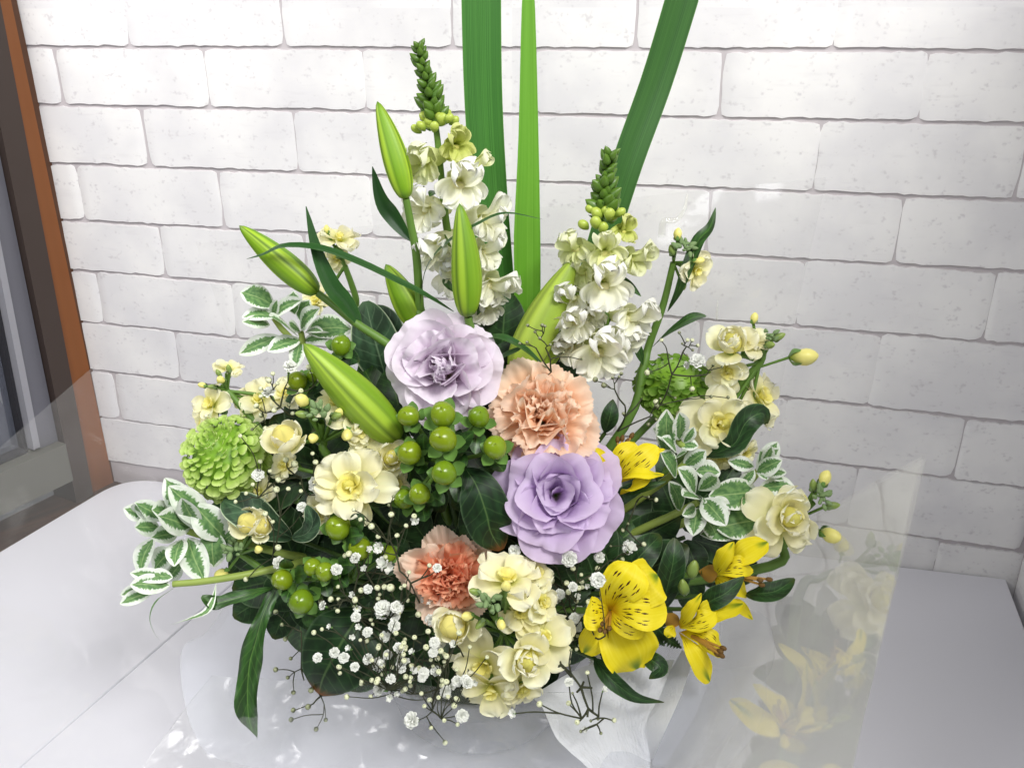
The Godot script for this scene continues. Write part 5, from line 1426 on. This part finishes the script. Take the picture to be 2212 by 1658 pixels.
func spray(label, k, hubs: Array, blossoms: Array, buds: Array, near := 0.0, dark := false, thick := 0.00036):
	# hubs [x, y, ahead, parent index]; blossoms [x, y, radius, ahead shift, half open]; buds [x, y, radius]
	var hp = []
	for h in hubs:
		hp.append(spot(k, h[0], h[1], h[2]))
	var t = thing("gypsophila_spray", label, "flower", hp[0], "baby's breath sprays")
	var tubes = []
	var root = hp[0]
	var nodes = hp.duplicate()
	var aheads = []
	for h in hubs:
		aheads.append(h[2])
	for i in range(1, hubs.size()):
		var a = hp[hubs[i][3]] - root
		var b = hp[i] - root
		var bend = face(rng.randf_range(-1, 1), rng.randf_range(-1, 1), 0) * a.distance_to(b) * 0.06
		tubes.append([pipe([a, (a + b) * 0.5 + bend, b], thick * 1.5, thick * 1.15, 5, 6)])
		nodes.append((hp[hubs[i][3]] + hp[i]) * 0.5 + bend)
		aheads.append((hubs[i][2] + hubs[hubs[i][3]][2]) * 0.5)
	var ends = []
	for q in blossoms:
		ends.append([q[0], q[1], q[2], true, q.size() > 4, spot(k, q[0], q[1], hubs[0][2])])
	for q in buds:
		ends.append([q[0], q[1], q[2] if q.size() > 2 else 18.0, false, false, spot(k, q[0], q[1], hubs[0][2])])
	while ends.size() > 0:
		# the end that lies nearest to what has grown so far comes next
		var best = 0
		var bn = 0
		var bd = 1e9
		for i in ends.size():
			for n in nodes.size():
				var d = (ends[i][5] - nodes[n])
				d = Vector2(d.x, d.y).length()
				if d < bd:
					bd = d
					best = i
					bn = n
		var q = ends[best]
		ends.remove_at(best)
		var at = spot(k, q[0], q[1], aheads[bn] - near * 0.3 - rng.randf_range(-0.003, 0.004))
		var s = size(k, q[2], at) * (1.06 if q[3] else 1.0)
		var from = nodes[bn]
		var away = (at - from).normalized()
		var dir
		if q[3]:
			dir = (away * 0.4 + face(rng.randf_range(-0.5, 0.5), rng.randf_range(-0.1, 0.7), 0.9)).normalized()
			var pick = kit.half_puff if q[4] else kit.puff
			var b = part(t, "blossom", pick[rng.randi() % pick.size()], M.white_petal, frame(dir, at, s, rng.randf() * 6.0))
			part(b, "calyx", kit.calyx, M.sepal, frame(dir, at, s * 0.8))
		else:
			dir = (away + face(0, 0.2, rng.randf_range(0.2, 1.0))).normalized()
			part(t, "bud", kit.breath_bud_dark if dark or (k > 0 and q[2] < 17) else kit.breath_bud, M.waxy, frame(dir, at, s, rng.randf() * 6.0))
		var e = at - dir * s * 0.6
		var bow = face(rng.randf_range(-1, 1), rng.randf_range(-1, 1), 0) * from.distance_to(e) * 0.08
		var mid = (from + e) * 0.5 + bow
		tubes.append([pipe([from - root, mid - root, e - root], thick, thick * 0.7, 5, 7)])
		nodes.append(from.lerp(mid, 0.9))
		aheads.append((aheads[bn] + (at - EYE).dot(Vector3(0, 0, -1))) * 0.5)
	part(t, "stem", join(tubes), M.twig, Transform3D(Basis(), root))

func gypsophila():
	spray("baby's breath spray hanging lowest at the front, left of the cream stock", 7, [[620, 860, 0.395, 0], [575, 1010, 0.378, 0], [530, 1150, 0.372, 1], [498, 1290, 0.366, 2], [556, 1340, 0.362, 3], [420, 960, 0.380, 1], [300, 1050, 0.376, 5], [190, 1020, 0.376, 6], [380, 1180, 0.374, 2], [650, 1130, 0.37, 2], [700, 940, 0.372, 0]],
		[[380, 1350, 68], [690, 1320, 54], [178, 1150, 62], [160, 995, 58], [215, 930, 40], [370, 1090, 38, 0.0, 1], [720, 1110, 48], [540, 850, 55], [285, 950, 38, 0.0, 1], [95, 960, 46]],
		[[580, 1490, 22], [490, 1395], [660, 1375], [575, 1350], [415, 1020, 26], [590, 1105, 24], [540, 1040, 24], [590, 940, 24], [460, 890], [740, 880], [850, 945], [480, 1220], [360, 1130], [310, 1165], [180, 1055], [105, 1195], [45, 1115], [430, 1180], [650, 1210], [330, 880], [240, 1010], [270, 1120], [450, 1260], [600, 1200], [540, 1205]], 0.004)
	spray("baby's breath spray crossing the front carnation at its left", 7, [[420, 600, 0.405, 0], [360, 470, 0.386, 0], [290, 390, 0.386, 1], [230, 200, 0.392, 2], [470, 420, 0.382, 1], [340, 560, 0.386, 1], [230, 690, 0.39, 5], [110, 640, 0.394, 6]],
		[[180, 640, 68], [265, 625, 52], [255, 745, 50], [455, 565, 56], [530, 375, 38], [185, 350, 60, 0.0, 1], [152, 245, 48, 0.0, 1], [490, 700, 50], [200, 810, 46], [10, 690, 42]],
		[[110, 105, 26], [235, 30, 24], [330, 100], [270, 165], [145, 500, 24], [230, 500, 32], [350, 400], [320, 485], [480, 355], [590, 500], [345, 580], [410, 665, 26], [80, 835, 24], [105, 700], [320, 830], [40, 60], [5, 580, 24], [300, 500], [150, 570]], 0.002)
	spray("baby's breath spray below the lavender bloom, behind the streaked yellow flower", 8, [[420, 480, 0.42, 0], [330, 250, 0.412, 0], [470, 350, 0.406, 0], [340, 400, 0.41, 0], [450, 560, 0.404, 0], [700, 200, 0.41, 2], [600, 740, 0.39, 4], [670, 730, 0.374, 6]],
		[[620, 338, 70], [635, 178, 50], [842, 120, 62, 0.0, 1], [415, 185, 72], [130, 120, 48], [472, 555, 56], [472, 660, 56], [585, 880, 62], [255, 165, 50], [40, 130, 56]],
		[[445, 255, 24], [292, 345, 33], [355, 435, 25], [555, 492, 26], [292, 590, 30], [398, 725, 32], [940, 85, 22], [875, 245, 22], [682, 965, 20], [772, 842, 30], [650, 780], [540, 760], [790, 190, 20], [500, 300, 18], [230, 430, 20], [500, 170, 18], [490, 790, 18]], 0.003)
	spray("baby's breath spray with dark twigs over the white folded paper at the front", 8, [[330, 850, 0.386, 0], [360, 930, 0.374, 0], [500, 1090, 0.366, 1], [552, 1240, 0.358, 2], [625, 1295, 0.355, 3], [545, 1300, 0.355, 3], [240, 1000, 0.372, 1], [470, 1125, 0.366, 2], [520, 1050, 0.366, 2], [580, 1095, 0.365, 2], [505, 1310, 0.355, 3], [435, 1020, 0.370, 1]],
		[[415, 1060, 42], [660, 1112, 34, 0.0, 1], [25, 1275, 46, 0.0, 1], [540, 1382, 36, 0.0, 1]],
		[[545, 990, 20], [415, 1205, 24], [475, 1335, 24], [570, 1325, 14], [620, 1310, 16], [730, 1322, 22], [640, 1412, 16], [440, 1132, 13], [230, 1050, 20], [212, 1210, 28], [500, 1400, 16], [350, 870, 22], [430, 830, 16]], 0.002, false, 0.0005)
	spray("baby's breath spray at the upper left, against the white edged leaves", 1, [[1240, 1480, 0.455, 0], [1150, 1410, 0.448, 0], [1180, 1280, 0.448, 1], [1080, 1330, 0.448, 1], [1050, 1450, 0.446, 1], [1330, 1300, 0.444, 2]],
		[[1215, 1150, 62], [1085, 1330, 64]],
		[[1075, 1230, 27], [1100, 1185, 20], [1020, 1285, 20], [1020, 1340, 20], [990, 1405, 24], [1105, 1435, 24], [1025, 1465, 24], [1345, 1140, 24], [1290, 1300, 22], [1210, 1400, 16], [1410, 1230, 16], [1235, 1455, 18], [1050, 1550, 22], [960, 1560, 16], [1130, 1250, 18]], 0.003)
	spray("baby's breath spray between the lime green pompon and the open cream stock", 2, [[1290, 380, 0.448, 0], [1200, 320, 0.438, 0], [1100, 420, 0.432, 0], [1000, 520, 0.43, 2], [1330, 500, 0.43, 0], [1150, 650, 0.424, 2], [1100, 900, 0.42, 5]],
		[[1000, 370, 54], [1402, 435, 78], [1300, 590, 46], [1130, 955, 56]],
		[[1190, 265, 26], [1245, 292, 30], [1390, 280, 24], [1015, 275, 20], [965, 430], [1135, 400, 24], [1205, 460, 20], [1120, 465, 30], [920, 490], [850, 545], [1290, 475], [1415, 490, 20], [1050, 630, 24], [1100, 685], [1135, 860, 28], [920, 1070, 22], [1290, 420, 16], [1080, 340, 18], [880, 100, 18], [1370, 220, 18]], 0.003)
	spray("baby's breath spray of single buds around the lower left berries", 2, [[1760, 1080, 0.42, 0], [1880, 830, 0.41, 0], [1800, 700, 0.408, 1], [1620, 930, 0.40, 0], [1640, 1190, 0.398, 0], [1540, 1240, 0.396, 4], [1930, 620, 0.412, 1]],
		[[1820, 860, 56, 0.0, 1], [1855, 975, 68, 0.0, 1], [1640, 1325, 66], [1850, 1280, 70], [1940, 1260, 58], [2070, 680, 44, 0.0, 1]],
		[[1905, 635, 26], [1775, 715, 28], [1700, 665, 22], [1650, 600, 18], [1945, 775, 20], [2005, 710, 20], [1595, 915, 24], [1640, 927, 24], [1430, 1225, 24], [1655, 1210, 26], [1660, 1265, 24], [1810, 1130, 26], [1900, 1130, 34], [1505, 1345, 22], [1775, 1345, 18], [1735, 1485, 26], [1545, 1210, 18], [1820, 1200, 16], [1525, 1270, 16], [2060, 645, 24], [1890, 570, 16], [1920, 510, 16]], 0.002)
	spray("bare dark baby's breath twigs just above the peach carnation", 6, [[1225, 520, 0.452, 0], [1222, 440, 0.449, 0], [1130, 370, 0.449, 0], [1190, 370, 0.449, 1]],
		[],
		[[1080, 230, 15], [1170, 230, 17], [1125, 270, 14], [1155, 310, 16], [1075, 335, 14], [1030, 342, 13], [1220, 350, 13], [1300, 400, 12], [1415, 440, 12], [1185, 550, 16], [1185, 235, 14]], 0.002, true)
	spray("baby's breath spray in front of the darker green pompon", 4, [[700, 1880, 0.474, 0], [800, 1640, 0.472, 0], [770, 1500, 0.474, 1], [860, 1530, 0.474, 1], [900, 1450, 0.474, 3], [1040, 1640, 0.472, 1]],
		[[975, 1560, 68], [885, 1580, 36]],
		[[850, 1357, 15], [905, 1408, 17], [937, 1410, 18], [972, 1445, 17], [730, 1410, 17], [940, 1475, 14], [635, 1628, 26], [870, 1432, 12], [900, 1510, 12], [935, 1735, 24], [1080, 1580, 14], [1140, 1590, 12], [820, 1800, 14], [690, 1830, 24]], 0.002, false)
	spray("baby's breath twigs between the peach carnation and the darker green pompon", 5, [[430, 520, 0.464, 0], [480, 420, 0.458, 0], [480, 345, 0.456, 1], [410, 235, 0.456, 2], [600, 290, 0.462, 1], [650, 420, 0.46, 0]],
		[],
		[[280, 170, 26], [338, 208, 26], [397, 157, 16], [455, 130, 18], [440, 150, 14], [470, 400, 16], [695, 350, 24], [1065, 285, 16], [1180, 290, 16], [640, 472, 18], [720, 300, 14], [690, 440, 18]], 0.002, true)
	spray("thin baby's breath twigs trailing on the left below the big dark leaf", 9, [[1640, 1290, 0.388, 0], [1600, 1330, 0.382, 0], [1540, 1150, 0.392, 0], [1540, 960, 0.398, 2], [1500, 940, 0.398, 3], [1555, 1210, 0.388, 2]],
		[],
		[[1410, 862, 18], [1442, 925, 14], [1460, 998, 17], [1410, 1155, 18], [1487, 1097, 14], [1472, 1195, 14], [1500, 1270, 16], [1490, 1410, 18], [1500, 1362, 17], [1575, 1345, 20], [1665, 1410, 15], [1617, 1457, 17], [1850, 1225, 18], [1590, 1260, 20]], 0.002, true)
	spray("stray baby's breath buds at the right below the lavender bloom", 5, [[560, 1000, 0.43, 0], [600, 960, 0.426, 0], [490, 1180, 0.424, 0], [600, 1290, 0.418, 2]],
		[[520, 1310, 64]],
		[[688, 985, 20], [640, 965, 12], [470, 1190, 18], [500, 1150, 14], [608, 1287, 20], [460, 1390, 16], [385, 1300, 12]], 0.002)
	# the dense airy part at the lower front
	var words = ["dense airy baby's breath spray low between the browned dark leaf and the front cream stock", "dense airy baby's breath spray left of the orange centred carnation", "dense airy baby's breath spray between the front stock and the streaked yellow flower"]
	var places = [[[770, 1330, 0.40], [[800, 1420, 0.375], [880, 1440, 0.372], [960, 1490, 0.37], [910, 1390, 0.38], [840, 1490, 0.37], [930, 1440, 0.372], [760, 1390, 0.38]], 84, 130], [[850, 1250, 0.415], [[790, 1235, 0.40], [830, 1310, 0.395], [760, 1300, 0.395], [800, 1190, 0.405]], 24, 90], [[1200, 1260, 0.415], [[1180, 1265, 0.418], [1245, 1300, 0.400], [1240, 1370, 0.395], [1260, 1255, 0.418]], 28, 75]]
	for i in 3:
		var P = places[i]
		var hubs = [[P[0][0], P[0][1], P[0][2], 0]]
		for h in P[1]:
			hubs.append([h[0], h[1], h[2], rng.randi() % hubs.size()])
		var bl = []
		var bu = []
		for k in P[2]:
			var h = hubs[1 + k % (hubs.size() - 1)]
			var a = rng.randf() * TAU
			var q = sqrt(rng.randf()) * P[3] * 0.62
			var x = h[0] + cos(a) * q * 1.15
			var y = h[1] + sin(a) * q * 0.8
			if k % 5 == 0:
				bl.append([x, y, rng.randf_range(11.0, 16.0)])
			elif k % 5 == 1:
				bl.append([x, y, rng.randf_range(9.0, 13.0), 0.0, 1])
			else:
				bu.append([x, y, rng.randf_range(5.0, 8.5)])
		spray(words[i], 0, hubs, bl, bu, 0.003)
